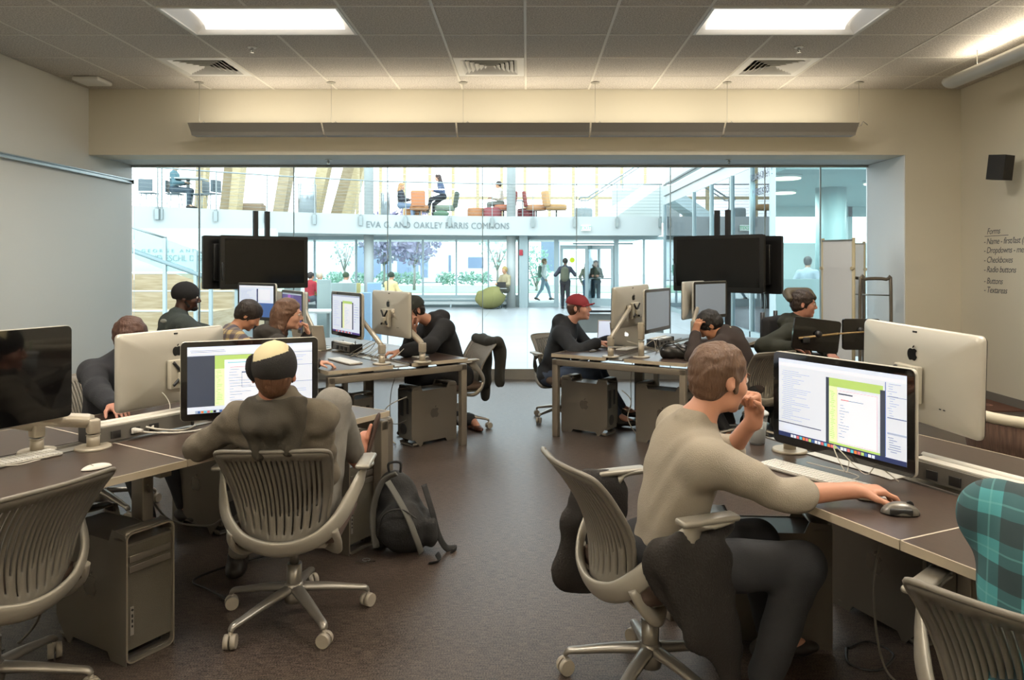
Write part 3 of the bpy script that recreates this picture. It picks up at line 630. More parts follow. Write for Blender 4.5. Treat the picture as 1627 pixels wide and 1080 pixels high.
for k, c in dict(white='cfd6e2', panel='cdd7ea', grey='9aa7bb', dark='3b4250', green='a6c46e', pale='d6e3b4', line='5f6f8c', red='c46a6a', blue='3d5f98', teal='56b4c4', navy='2a355c', purple='8a4fb0', violet='4a3f7c', black='14161c', orange='d9783a', lite='dde2ec', mauve='5a4a8c').items(): scm(k, c)
def lines(x0, y0, x1, y1, n, col, rnd, h=.006, mn=.3):
    r = []
    for i in range(n):
        y = y1-(y1-y0)*(i+.5)/n; r.append((x0+rnd.random()*.02, y-h/2, x0+(x1-x0)*(mn+rnd.random()*(1-mn)), y+h/2, col))
    return r
def content(kind, rnd):
    if kind == 'web':
        q = [(0, 0, 1, 1, 'white'), (0, .965, 1, 1, 'panel'), (0, .90, 1, .96, 'lite'), (0, .86, 1, .865, 'line'), (0, .10, .21, .86, 'dark'), (.21, .79, .72, .86, 'green'), (.21, .10, .285, .79, 'pale'), (.21, .66, .285, .79, 'green'), (.285, .10, .72, .79, 'lite'), (.31, .74, .62, .75, 'teal'), (.33, .67, .52, .676, 'red'), (.42, .36, .56, .60, 'line'), (.423, .365, .557, .58, 'lite'), (.72, .66, 1, .665, 'line'), (.72, .40, 1, .405, 'line'), (.73, .06, 1, .07, 'grey'), (0, .06, .72, .075, 'panel'), (.06, 0, .7, .045, 'grey')]
        q += lines(.215, .13, .275, .64, 20, 'green', rnd)+lines(.31, .15, .5, .66, 12, 'line', rnd, .005, .1)+lines(.75, .7, .95, .85, 6, 'grey', rnd)+lines(.75, .12, .95, .36, 8, 'grey', rnd)+lines(.02, .91, .3, .955, 2, 'line', rnd, .006, .6)
        q += [(.08+i*.024, .006, .098+i*.024, .038, ('blue', 'orange', 'teal', 'red', 'green', 'black', 'white')[i % 7]) for i in range(24)]
    elif kind == 'code':
        q = [(0, 0, 1, 1, 'white'), (0, .955, 1, 1, 'panel'), (0, .91, 1, .95, 'lite'), (0, .175, .37, .186, 'dark'), (0, .0, 1, .055, 'navy'), (.41, .055, .435, .85, 'dark'), (.435, .75, .84, .85, 'green'), (.435, .07, .50, .75, 'pale'), (.50, .085, .80, .72, 'lite'), (.50, .71, .80, .713, 'red'), (.50, .09, .80, .093, 'red'), (.50, .09, .502, .71, 'red'), (.798, .09, .80, .71, 'red'), (.82, .055, .855, .80, 'dark'), (.435, .055, .82, .08, 'green'), (.51, .665, .62, .68, 'dark'), (.53, .60, .59, .61, 'red'), (.59, .602, .70, .608, 'line'), (.87, .74, 1, .745, 'line'), (.87, .50, 1, .51, 'line'), (.87, .32, 1, .34, 'grey'), (.855, .06, .86, .9, 'blue')]
        q += lines(.03, .22, .30, .86, 26, 'grey', rnd, .005)+lines(.445, .12, .49, .70, 26, 'green', rnd, .006, .6)+lines(.515, .15, .60, .56, 12, 'line', rnd, .005)+lines(.875, .52, .97, .9, 14, 'grey', rnd)+lines(.88, .12, .97, .30, 7, 'line', rnd)+lines(.03, .09, .3, .16, 4, 'panel', rnd)
        q += [(.12+i*.026, .010, .141+i*.026, .046, ('lite', 'panel', 'red', 'teal', 'orange', 'red', 'green', 'blue')[i % 8]) for i in range(26)]
    elif kind == 'doc':
        q = [(0, 0, 1, 1, 'panel'), (0, .96, 1, 1, 'grey'), (.34, .12, .39, .82, 'dark'), (.74, .12, .78, .82, 'dark'), (.39, .78, .74, .85, 'green'), (.39, .12, .46, .78, 'pale'), (.46, .12, .74, .78, 'lite'), (0, 0, 1, .05, 'violet')]+lines(.05, .15, .3, .85, 14, 'grey', rnd)+lines(.8, .3, .97, .8, 8, 'line', rnd)+lines(.48, .2, .7, .7, 12, 'line', rnd, .004)
        q += [(.15+i*.03, .008, .175+i*.03, .042, ('orange', 'red', 'blue', 'lite')[i % 4]) for i in range(20)]
    elif kind == 'files':
        q = [(0, 0, 1, 1, 'blue'), (0, .95, 1, 1, 'lite'), (0, .45, 1, .95, 'panel'), (.52, .30, .56, .9, 'navy'), (.56, .55, .9, .88, 'lite'), (0, 0, .5, .45, 'white')]+lines(.05, .5, .45, .9, 9, 'grey', rnd)
    elif kind == 'space':
        q = [(0, 0, 1, 1, 'violet'), (0, .96, 1, 1, 'grey'), (.30, .0, .45, .96, 'purple'), (.45, .25, .60, .96, 'mauve'), (.6, .1, .8, .8, 'purple'), (0, 0, 1, .12, 'navy'), (.3, .50, .52, .72, 'lite')]
        q += [(.1+i*.03, .02, .12+i*.03, .06, ('orange', 'red', 'blue')[i % 3]) for i in range(24)]
    elif kind == 'dim': q = [(0, 0, 1, 1, 'dim')]
    return q
M('screen_dim', '7d8791', .2, emit=.32); SC['dim'] = MATS['screen_dim']  # grey glow stands in for the wall reflected in switched-off screens
PW, PH = .645, .385
def monitor(name, c, yaw, label, kind=None, tilt=0.0, roll=0.0, seed=1, mount=True, lg=True, pw=PW, ph=PH):
    """c: centre of the front glass; yaw: turn about z, screen facing local -y"""
    rnd = random.Random(seed); t = thing(name, label, 'computer monitor', c, yaw, 'aluminium desktop monitors'); t.rotation_euler = (tilt, roll, yaw)
    R = Matrix.Rotation(math.pi/2, 4, 'X')     # local xy outline -> xz plane, extrusion towards -y
    h = MB(); o1 = rrect(pw, ph, .022); o2 = rrect(pw-.03, ph-.03, .02); n = len(o1)
    vs = [(x, .003, z) for x, z in o1]+[(x, .016, z) for x, z in o1]+[(x*.985, .024, z*.98) for x, z in o1]+[(x, .032, z) for x, z in o2]+[(x*.5, .042, z*.5) for x, z in o2]+[(0, .043, 0)]
    fs = [(k*n+i, k*n+(i+1) % n, (k+1)*n+(i+1) % n, (k+1)*n+i) for k in range(4) for i in range(n)]+[(4*n+i, 4*n+(i+1) % n, 5*n) for i in range(n)]+[tuple(range(n-1, -1, -1))]
    h.add(vs, fs, 0, None, True); h.build('housing', m_alu, t)
    MB().prism(rrect(pw-.004, ph-.004, .021), .004, mat=Matrix.Translation((0, .002, 0)) @ R).build('front_glass', m_bez, t)
    if kind:
        sw, sh = pw-.062, ph-.062; keys = sorted(SC); mb_ = MB()
        for i, (x0, y0, x1, y1, k) in enumerate(content(kind, rnd)):
            y = -.0026-.00006*i; z0 = -sh/2+y0*sh+.004; z1 = -sh/2+y1*sh+.004
            mb_.quad((-sw/2+x0*sw, y, z0), (-sw/2+x1*sw, y, z0), (-sw/2+x1*sw, y, z1), (-sw/2+x0*sw, y, z1), keys.index(k))
        mb_.build('screen', [SC[k] for k in keys], t)
    if lg:
        xf(apple(.058), Matrix.Translation((0, .0445, .085)) @ Matrix.Rotation(math.pi, 4, 'Z')).build('logo', m_logo, t)
    MB().box((0, .034, ph/2-.02), (.022, .003, .007)).box((-.17, .038, -.11), (.009, .008, .004)).box((-.15, .038, -.11), (.009, .008, .004)).build('ports', m_blk, t)
    if mount:
        m1 = MB().box((0, .062, -.035), (.13, .03, .15), bev=.006).box((0, .085, -.05), (.05, .03, .05), bev=.005); m1.build('mount_plate', M('pale_mount_plastic', 'bdb7a6', .5), t)
        x_ = MB()
        for sx in (-1, 1): x_.tube([(sx*.052, .081, .03), (sx*.018, .083, -.01), (0, .084, -.035), (sx*.018, .083, -.06), (sx*.052, .081, -.09)], .008, 8, smoothpts=4)
        x_.build('mount_bracket', m_blk, t)
    return t
m_arm = M('warm_silver_arm', 'b3aa99', .42, .35)
def arm(p, j1, j2, label, fat=1.0):
    """desk arm: p foot on the desk, j1 elbow top of the post, j2 the monitor end"""
    p = V(p); t = thing('monitor_stand', label, 'monitor stand', p, 0, 'silver monitor arms'); a = V(j1)-p; b = V(j2)-p
    MB().cyl((0, 0, 0), (0, 0, .012), .075*fat, .07*fat, 28).build('base_plate', m_arm, t)
    o = MB().cyl((0, 0, .012), (0, 0, a.z*.45), .026*fat, n=20).cyl((0, 0, a.z*.45), (0, 0, a.z*.47), .029*fat, n=20).build('post', m_arm, t)
    u = V((a.x, a.y, 0)); ang = math.atan2((b-a).y, (b-a).x)
    MB().box((0, 0, a.z*.75), (.05*fat, .052*fat, a.z*.5), bev=.01, mat=Matrix.Rotation(ang, 4, 'Z')).cyl((0, 0, a.z*.9), V((0, 0, a.z*.9))+V((math.sin(ang), -math.cos(ang), 0))*.029, .006, n=10, mi=1).build('elbow_block', [m_arm, m_blk], t)
    d = (b-V((0, 0, a.z*.95))); s0 = V((0, 0, a.z*.92))
    MB().tube([s0, s0+d*.06, s0+d*.9, b], [.024*fat, .028*fat, .026*fat, .02*fat], 4, up=(0, 0, 1), sx=1.1, sy=.9).build('upper_arm', m_arm, t)
    MB().cyl(b-V((0, 0, .035)), b+V((0, 0, .035)), .022*fat, n=16).build('head_joint', m_arm, t)
    return t
def yaw_from(pl, pr):
    """screen seen from its front: left and right edge points"""
    d = V(pr)-V(pl); return math.atan2(d.y, d.x)
# front left desk
def mid(a, b): return (V(a)+V(b))/2
m1 = monitor('monitor', (-1.374, 3.70, .978), yaw_from((-1.664, 3.57, 0), (-1.084, 3.83, 0)), 'large lit monitor with a green and white page before the backwards-cap man', 'web', seed=3)
m0 = monitor('monitor', (-2.07, 2.86, 1.095), math.radians(65), 'switched-off black monitor cut by the left picture edge', None, seed=4)
mb1 = monitor('monitor', (-1.87, 3.90, 1.01), math.radians(64.5)+math.pi, 'silver-backed monitor hiding the dark-haired person at front left', 'dim')
arm((-1.90, 3.25, DT), (-1.90, 3.25, DT+.13), (-2.18, 2.97, .94), 'silver monitor arm holding the black switched-off monitor, nearer the power rail')
arm((-2.10, 3.18, DT), (-2.10, 3.18, DT+.13), (-2.22, 2.95, .95), 'silver monitor arm behind the first, leftmost on the front left desk')
arm((-1.62, 3.93, DT), (-1.62, 3.93, DT+.14), (-1.50, 3.82, .95), 'silver monitor arm behind the lit monitor at front left')
# rear left desk
monitor('monitor', (-1.555, 6.36, 1.11), yaw_from((-1.77, 6.67, 0), (-1.35, 6.1, 0)), 'lit monitor with dark framed page, middle of the rear left desk', 'doc', seed=5)
monitor('monitor', (-1.155, 6.36, 1.12), yaw_from((-1.36, 6.6, 0), (-.95, 6.1, 0))+math.pi, 'silver-backed monitor in front of the man in the black hoodie', 'dim')
monitor('monitor', (-2.22, 7.0, 1.10), yaw_from((-2.42, 7.3, 0), (-2.02, 6.72, 0)), 'monitor with purple wallpaper before the long-haired woman', 'space', seed=6)
monitor('monitor', (-2.83, 7.75, 1.15), math.radians(-35), 'lit blue and white monitor below the left television', 'files', seed=8)
monitor('monitor', (-2.62, 8.1, 1.05), math.radians(150), 'silver-backed monitor behind the blue screen at the far end of the rear left desk', None, lg=False)
arm((-1.17, 5.97, DT), (-1.17, 5.97, DT+.16), (-1.45, 6.33, 1.12), 'left of the two silver arms at the near end of the rear left desk')
arm((-.86, 6.08, DT), (-.86, 6.08, DT+.16), (-1.13, 6.27, 1.13), 'right of the two silver arms at the near end of the rear left desk')
arm((-1.97, 6.83, DT), (-1.97, 6.83, DT+.22), (-2.1, 7.0, 1.12), 'silver arm standing beside the grey laptop on the rear left desk')
# front right desk
monitor('monitor', (1.205, 2.885, .985), yaw_from((1.06, 3.14, 0), (1.35, 2.61, 0)), 'large lit monitor with code and green page before the man in the beige sweater', 'code', seed=9)
monitor('monitor', (1.60, 3.02, 1.10), math.radians(-77)+math.pi, 'big silver monitor back with black emblem at the right', 'dim', roll=-.03)
arm((1.13, 3.20, DT), (1.13, 3.20, DT+.20), (1.22, 2.96, .98), 'silver monitor arm behind the plastic cup')
# rear right desk
monitor('monitor', (.95, 6.93, 1.15), math.radians(52)+math.pi, 'silver-backed monitor facing the red-capped man', 'dim', tilt=-.05, roll=.03)
monitor('monitor', (1.17, 6.66, 1.13), math.radians(60), 'switched-off screen with a painted grey reflection, seen at an angle, left one on the rear right desk', 'dim')
monitor('monitor', (1.72, 7.75, 1.17), math.radians(58)+math.pi, 'second silver-backed monitor on the rear right desk, behind the grey screen', 'dim')
monitor('monitor', (1.90, 7.7, 1.17), math.radians(45), 'switched-off screen with a painted grey reflection above the man resting his head', 'dim')
arm((.72, 6.42, DT), (.72, 6.42, DT+.18), (.93, 6.80, 1.13), 'left silver arm at the near end of the rear right desk')
arm((.98, 6.40, DT), (.98, 6.40, DT+.30), (1.14, 6.72, 1.12), 'right silver arm at the near end of the rear right desk')
arm((1.62, 7.25, DT), (1.62, 7.25, DT+.25), (1.76, 7.65, 1.15), 'farther silver arm of the rear right desk')
arm((1.47, 3.12, DT), (1.47, 3.12, DT+.2), (1.50, 3.03, 1.04), 'silver stand between the code monitor and the big silver-backed monitor')
# ================================================================ wall television pairs on poles
m_tv = M('black_tv_plastic', '0f0e0d', .3)
def tv_stand(loc, ang, ztv, label, wd, ht):
    t = thing('tv_stand', 'black double-pole floor stand carrying the '+label, 'display stand', (loc[0], loc[1], 0), ang)
    for sx in (-.07, .07): MB().box((sx, 0, 1.09), (.05, .05, 2.16)).build('pole', m_blk, t)
    MB().box((0, 0, .03), (.5, .4, .05), bev=.02).build('base', m_blk, t); MB().box((0, 0, ztv), (.34, .05, .3)).build('bracket', m_blk, t)
def tv(loc, ang, z, label, wd, ht, back=False):
    t = thing('television', label, 'television', (loc[0], loc[1], z), ang)
    MB().prism(rrect(wd, ht, .015), .05, mat=Matrix.Translation((0, .05, 0)) @ Matrix.Rotation(math.pi/2, 4, 'X')).box((0, .07, 0), (wd*.8, .05, ht*.7), bev=.01).build('housing', m_tv, t)
    MB().quad((-wd/2+.05, -.002, -ht/2+.06), (wd/2-.05, -.002, -ht/2+.06), (wd/2-.05, -.002, ht/2-.04), (-wd/2+.05, -.002, ht/2-.04)).build('screen', M('dark_tv_glass', '080808', .10, spec=.35), t)
    MB().tube([(-wd/2+.03, -.004, -ht/2+.1), (-wd/2+.02, -.006, 0), (-wd/2+.03, -.004, -ht/2+.28)], .006, 6).build('trim_strip', M('grey_trim', '4a5055', .3), t)
    return t
TL = V((-3.17, 8.86, 0)); aL = math.atan2(.66, .78); bL = V((-math.sin(aL), math.cos(aL), 0))
tv(TL-bL*.13, aL, 1.56, 'black television on the left pole stand, screen towards the room', 1.04, .62); tv(TL+bL*.15-V((math.cos(aL), math.sin(aL), 0))*.12, aL+math.pi, 1.56, 'second black television back to back behind the left one', 1.04, .62)
tv_stand(TL+bL*.01, aL, 1.56, 'left pair of televisions', 1, .6)
TR = V((2.28, 8.70, 0)); aR = math.atan2(-.69, .72); bR = V((-math.sin(aR), math.cos(aR), 0))
tv(TR-bR*.13, aR, 1.545, 'black television on the right pole stand, screen towards the room', 1.16, .655); tv(TR+bR*.15+V((math.cos(aR), math.sin(aR), 0))*.10, aR+math.pi, 1.53, 'second black television back to back behind the right one', 1.16, .655)
tv_stand(TR+bR*.01, aR, 1.55, 'right pair of televisions', 1.1, .62)
# ================================================================ office chair
m_ch = M('taupe_chair_plastic', '6f6a60', .45); m_cf = M('pearl_chair_frame', '9c978b', .38, .3); m_cb = M('satin_base_metal', '918c83', .33, .65); m_seat = M('brown_seat_fabric', '4a3a30', .85, bump=(500, .3)); m_cast = M('pale_caster_plastic', '9a9284', .5)
def back_mb(w0=.45, w1=.30, H=.42, z0=.40, lean=.16):
    """slotted back shell, columns alternate rib and slot"""
    nsl = 19; cols = []; u = -1.0
        # slots narrower than ribs
    E = [-1.0, -.87]; p = 1.74/nsl
    for i in range(nsl): E += [-.87+p*i+p*.30, -.87+p*i+p*.70]
    E += [.87, 1.0]; rows = 22
    def P(u, v):
        wd = (w1+(w0-w1)*v**.62)/2
        z = z0+H*v-.018*(u*u)*v; y = -.22-lean*v**1.25+.05*math.sin(v*math.pi)*1.0+.055*u*u
        if v < .12: wd *= .90+.10*(v/.12)
        sway = .0
        return (u*wd, y, z)
    mb_ = MB(); vs = {}
    def vid(i, j):
        if (i, j) not in vs: vs[(i, j)] = len(mb_.v); mb_.v.append(P(E[i], j/rows))
        return vs[(i, j)]
    for i in range(len(E)-1):
        is_slot = (i >= 2) and ((i-2) % 2 == 0) and i < len(E)-2
        si = (i-2)//2
        for j in range(rows):
            v = (j+.5)/rows
            if is_slot:
                uu = abs((E[i]+E[i+1])/2); lo = (.10+.10*uu*uu) if si % 2 == 0 else (.26+.16*uu*uu)
                if lo < v < .925: continue
            mb_.f.append([vid(i, j), vid(i+1, j), vid(i+1, j+1), vid(i, j+1)]); mb_.m.append(0); mb_.s.append(True)
    return mb_
def make_chair(label, fabric=None):
    t = thing('office_chair', label, 'office chair', (0, 0, 0), 0, 'slotted-back office chairs')
    bk_ = back_mb().build('backrest', m_ch, t, solid=.014)
    rim = MB(); 
    def R_(u, v):
        wd = (.30+.15*v**.62)/2; return (u*wd, -.22-.16*v**1.25+.05*math.sin(v*math.pi)+.055*u*u, .40+.42*v-.018*u*u*v)
    path = [R_(-1, .15), R_(-1, .5), R_(-1, .8), R_(-1, .97), R_(-.9, 1.02), R_(-.5, 1.01), R_(0, 1.0), R_(.5, 1.01), R_(.9, 1.02), R_(1, .97), R_(1, .8), R_(1, .5), R_(1, .15)]
    rim.tube(path, .0085, 8, smoothpts=3); rim.build('back_rim', m_ch, bk_)
    fr_ = MB()
    # armature: one band sweeping from arm tip round behind the back to the other arm tip
    p = [(-.295, .13, .665), (-.305, .02, .650), (-.275, -.09, .575), (-.225, -.17, .485), (-.14, -.215, .415), (0, -.235, .385), (.14, -.215, .415), (.225, -.17, .485), (.275, -.09, .575), (.305, .02, .650), (.295, .13, .665)]
    fr_.tube(p, [.022, .026, .024, .026, .030, .033, .030, .026, .024, .026, .022], 12, sx=.50, sy=1.35, up=(0, 1, .6), smoothpts=5)
    fr_.build('armature', m_cf, t)
    for s in (-1, 1):
        MB().tube([(s*.205, -.185, .45), (s*.215, -.15, .385), (s*.195, -.09, .335), (s*.13, -.03, .335), (s*.05, .0, .345)], [.024, .024, .024, .022, .02], 10, sx=.7, sy=1.2, smoothpts=4).build('strut', m_cf, t)
        MB().box((s*.305, .04, .672), (.062, .22, .02), bev=.009).build('armrest', m_cf, t)
    sm = MB().box((0, .045, .415), (.46, .46, .07), bev=.033); sm.build('seat', m_seat, t)
    MB().box((0, .03, .368), (.34, .36, .03), bev=.012).build('seat_pan', m_cf, t)
    MB().cyl((0, 0, .10), (0, 0, .24), .032, n=20).cyl((0, 0, .22), (0, 0, .36), .019, n=16).build('gas_post', m_cb, t)
    bs = MB().lathe([(.02, .07), (.04, .075), (.045, .10), (.04, .15), (.03, .16)], 24)
    for k in range(5):
        a = math.radians(90+72*k); c, s_ = math.cos(a), math.sin(a)
        bs.tube([(c*.02, s_*.02, .135), (c*.14, s_*.14, .118), (c*.26, s_*.26, .095), (c*.305, s_*.305, .086), (c*.318, s_*.318, .07)], [.026, .022, .017, .016, .012], 10, sx=.75, sy=1.15, up=(0, 0, 1), smoothpts=3)
    bs.build('star_base', m_cb, t)
    for k in range(5):
        a = math.radians(90+72*k); c, s_ = math.cos(a)*.318, math.sin(a)*.318; w_ = V((-math.sin(a+.7), math.cos(a+.7), 0))
        cc = V((c, s_, .030)); cm = MB()
        for s2 in (-1, 1): cm.cyl(cc+w_*s2*.004, cc+w_*s2*.024, .030, .028, 20)
        cm.cyl((c, s_, .03), (c, s_, .07), .008, n=8).build('caster', m_cast, t)
    return t
CH = None
def chair(x, y, fwd, label, base=0.0, z=0, tiltx=0):
    """fwd: (x,y) direction the sitter faces"""
    global CH
    a = math.atan2(fwd[1], fwd[0])-math.pi/2
    if CH is None: CH = make_chair(label); CH.location = (x, y, z); CH.rotation_euler = (0, 0, a); return CH
    return dup(CH, (x, y, z), a, label)
cA = chair(-1.02, 3.25, (-.05, 1), 'taupe slotted-back office chair under the man in the backwards cap')
cB = chair(.45, 2.72, (.90, .34), 'taupe slotted-back office chair of the man in the beige sweater, jacket over its arm')
cB.scale = (1, 1, 1.05)
cC = chair(-1.88, 2.60, (-.93, .38), 'empty taupe slotted-back office chair cut by the left picture edge')
cD = chair(1.28, 1.80, (.74, .67), 'slotted-back office chair in the bottom right corner under the person in teal plaid')
cE = chair(1.90, 6.42, (-.45, .89), 'slotted-back office chair of the man resting his head on the rear right desk')
cF = chair(2.52, 7.45, (-.95, .2), 'slotted-back office chair seen edge-on behind the rear right desk')
cG = chair(-.68, 6.98, (-.80, -.55), 'office chair of the man in the black hoodie with a dark jacket over its back')
cH = chair(.36, 7.38, (.35, -.94), 'office chair under the man in the red cap')
cI = chair(-1.98, 5.52, (.78, .55), 'office chair under the long-haired woman')
cJ = chair(-2.60, 6.22, (.78, .6), 'office chair under the person in blue and yellow plaid'); cK = chair(-3.15, 6.85, (.72, .68), 'office chair under the man in the black beanie'); cL = chair(-2.66, 4.62, (.844, -.536), 'office chair of the person behind the front left desk')
# brown fabric chair at the far right
t = thing('tub_chair', 'brown fabric chair with a cream rim at the right picture edge', 'chair', (2.62, 3.78, 0), math.radians(-15))
def arc(r, a0, a1, n, z): return [(r*math.cos(math.radians(a0+(a1-a0)*i/n)), r*math.sin(math.radians(a0+(a1-a0)*i/n)), z) for i in range(n+1)]
sh_ = MB(); n_ = 24; zs = [.36, .5, .65, .76]; rs_ = [.27, .30, .325, .335]
for (z_, r_), (z2, r2) in zip(zip(zs, rs_), list(zip(zs, rs_))[1:]):
    A = arc(r_, 140, 400, n_, z_); B = arc(r2, 140, 400, n_, z2); sh_.add(A+B, [(i, i+1, n_+2+i, n_+1+i) for i in range(n_)], 0, None, True)
sh_.build('shell', M('dark_brown_ribbed_fabric', '493529', .85, var=('5a4336', 90, (1, 1, .05)), bump=(160, .5, (1, 1, .03))), t, solid=.035)
MB().tube(arc(.336, 140, 400, n_, .785), .028, 12).build('rim', M('cream_rim', 'c9c0a8', .45), t); MB().cyl((0, 0, .36), (0, 0, .46), .27, n=28).build('seat', MATS['dark_brown_ribbed_fabric'], t)
MB().cyl((0, 0, 0), (0, 0, .36), .03, n=14).cyl((0, 0, 0), (0, 0, .02), .25, n=28).build('pedestal', m_cb, t)
# ================================================================ computer towers
m_tw_ = M('anodised_tower_side', '756f65', .38, .55); m_perf = M('perforated_metal_front', '787264', .4, .6, bump=(420, 1.0)); m_tin = M('dark_tower_interior', '2a2927', .6)
def make_tower(label):
    """local +x is the front; 0.475 deep, 0.206 wide, 0.511 high"""
    t = thing('computer_tower', label, 'computer tower', (0, 0, 0), 0, 'aluminium computer towers'); L, w_, H, r = .475, .206, .511, .028
    Rm = Matrix(((0, 0, 1, 0), (1, 0, 0, 0), (0, 1, 0, H/2), (0, 0, 0, 1)))   # outline xy -> yz, extruded along x
    # handles and feet: the side sheets continue as loops above and below the inner case
    s = MB()
    for sy in (-1, 1): s.prism([(-L/2+.02, .07), (-L/2+.05, .035), (-L/2+.08, .0), (-L/2+.10, 0), (-L/2+.12, .03), (L/2-.12, .03), (L/2-.10, 0), (L/2-.0, 0), (L/2, .02), (L/2, H-.03), (L/2-.005, H-.01), (L/2-.09, H), (L/2-.11, H-.045), (-L/2+.11, H-.045), (-L/2+.09, H), (-L/2+.02, H-.01), (-L/2, H-.04), (-L/2, .10)], .004, mat=Matrix(((1, 0, 0, 0), (0, 0, sy, sy*(w_/2-.004)), (0, 1, 0, 0), (0, 0, 0, 1))))
    s.build('side_panels', m_tw_, t)
    MB().box((0, 0, .26), (L-.02, w_-.01, H-.105)).build('case', m_tw_, t)
    for sx in (-1, 1):
        MB().tube([(sx*(L/2-.045), -w_/2+.004, H-.035), (sx*(L/2-.045), -w_/2+.012, H-.006), (sx*(L/2-.045), w_/2-.012, H-.006), (sx*(L/2-.045), w_/2-.004, H-.035)], .008, 8, sx=1, sy=5.0, up=(0, 0, 1)).build('handle', m_tw_, t)
        MB().tube([(sx*(L/2-.045), -w_/2+.004, .03), (sx*(L/2-.045), -w_/2+.012, .006), (sx*(L/2-.045), w_/2-.012, .006), (sx*(L/2-.045), w_/2-.004, .03)], .006, 8, sx=1, sy=5.0, up=(0, 0, 1)).build('foot', m_tw_, t)
    f = MB(); fr0 = rrect(w_-.002, H-.006, r); fr1 = rrect(w_-.014, H-.018, r-.006)
    n = len(fr0); f.add([Rm @ V((a, b, L/2-.02)) for a, b in fr0]+[Rm @ V((a, b, L/2+.002)) for a, b in fr0]+[Rm @ V((a, b, L/2+.002)) for a, b in fr1]+[Rm @ V((a, b, L/2-.02)) for a, b in fr1], [(k*n+i, k*n+(i+1) % n, (k+1)*n+(i+1) % n, (k+1)*n+i) for k in range(3) for i in range(n)]); f.build('front_rim', M('bright_rim_metal', 'a79f8e', .3, .7), t)
    MB().box((L/2-.011, 0, .255), (.008, w_-.016, .40)).build('front_grille', m_perf, t)
    MB().box((L/2-.004, 0, .405), (.006, w_-.03, .026), bev=.002).box((L/2-.004, 0, .365), (.006, w_-.03, .026), bev=.002).build('drive_doors', m_tw_, t)
    MB().box((L/2-.006, -.075, .165), (.004, .014, .11)).build('port_strip', M('port_strip_metal', 'a9a49a', .35, .6), t)
    MB().cyl((L/2-.004, -.075, .208), (L/2-.001, -.075, .208), .0045, n=10).box((L/2-.003, -.075, .185), (.003, .005, .012)).box((L/2-.003, -.075, .165), (.003, .005, .012)).box((L/2-.003, -.075, .145), (.003, .005, .008)).build('ports', m_tin, t)
    b = MB().box((-L/2+.007, 0, .26), (.006, w_-.02, H-.12)); b.build('rear_panel', M('rear_panel_mesh', '6d6960', .5, .4, bump=(500, .8)), t)
    c = MB().cyl((-L/2+.004, .02, .14), (-L/2-.001, .02, .14), .045, n=24).box((-L/2+.002, .05, .33), (.004, .05, .16)).box((-L/2+.002, -.04, .34), (.004, .03, .13)); c.build('fan_and_slots', m_tin, t)
    for sy in (-1, 1):
        xf(apple(.095), Matrix.Translation((0.0, sy*(w_/2+.0012), .27)) @ Matrix.Rotation(0 if sy < 0 else math.pi, 4, 'Z')).build('logo', M('polished_emblem', '7c766b', .22, .7), t)
    return t
TW = make_tower('brushed metal computer tower at front left, its perforated front towards the room'); 
def tower(x, y, d, label, z=0):
    return dup(TW, (x, y, z), math.atan2(d[1], d[0]), label)
TW.location = (-1.697, 3.055, 0); TW.rotation_euler = (0, 0, math.atan2(-.489, .871))
tower(-.87, 6.47, (.72, .69), 'metal computer tower with white cables under the end of the rear left desk')
tower(.57, 6.83, (-.83, .55), 'metal computer tower inside the left leg of the rear right desk')
tower(1.20, 6.42, (-.83, .55), 'metal computer tower beside the right leg of the rear right desk')
tower(-1.10, 4.13, (.871, -.489), 'metal computer tower between the backwards-cap man and the backpack')
tower(-1.88, 4.42, (-.83, .55), 'metal computer tower half hidden at the far side under the front left desk')
tower(-1.16, 4.95, (.83, .55), 'metal computer tower seen between the raised knee and the desk leg'); tower(-1.50, 6.10, (-.8, .6), 'metal computer tower in shade under the woman\'s side of the rear left desk')
tower(1.58, 3.22, (-.38, .92), 'computer tower under the front right desk, emblem side towards the aisle')
tower(.99, 3.09, (1, -.06), 'computer tower at the end of the front right desk under the beige sleeve')

arm((-2.66, 7.92, DT), (-2.66, 7.92, DT+.2), (-2.80, 7.84, 1.12), 'silver stand between the two monitors at the far end of the rear left desk')
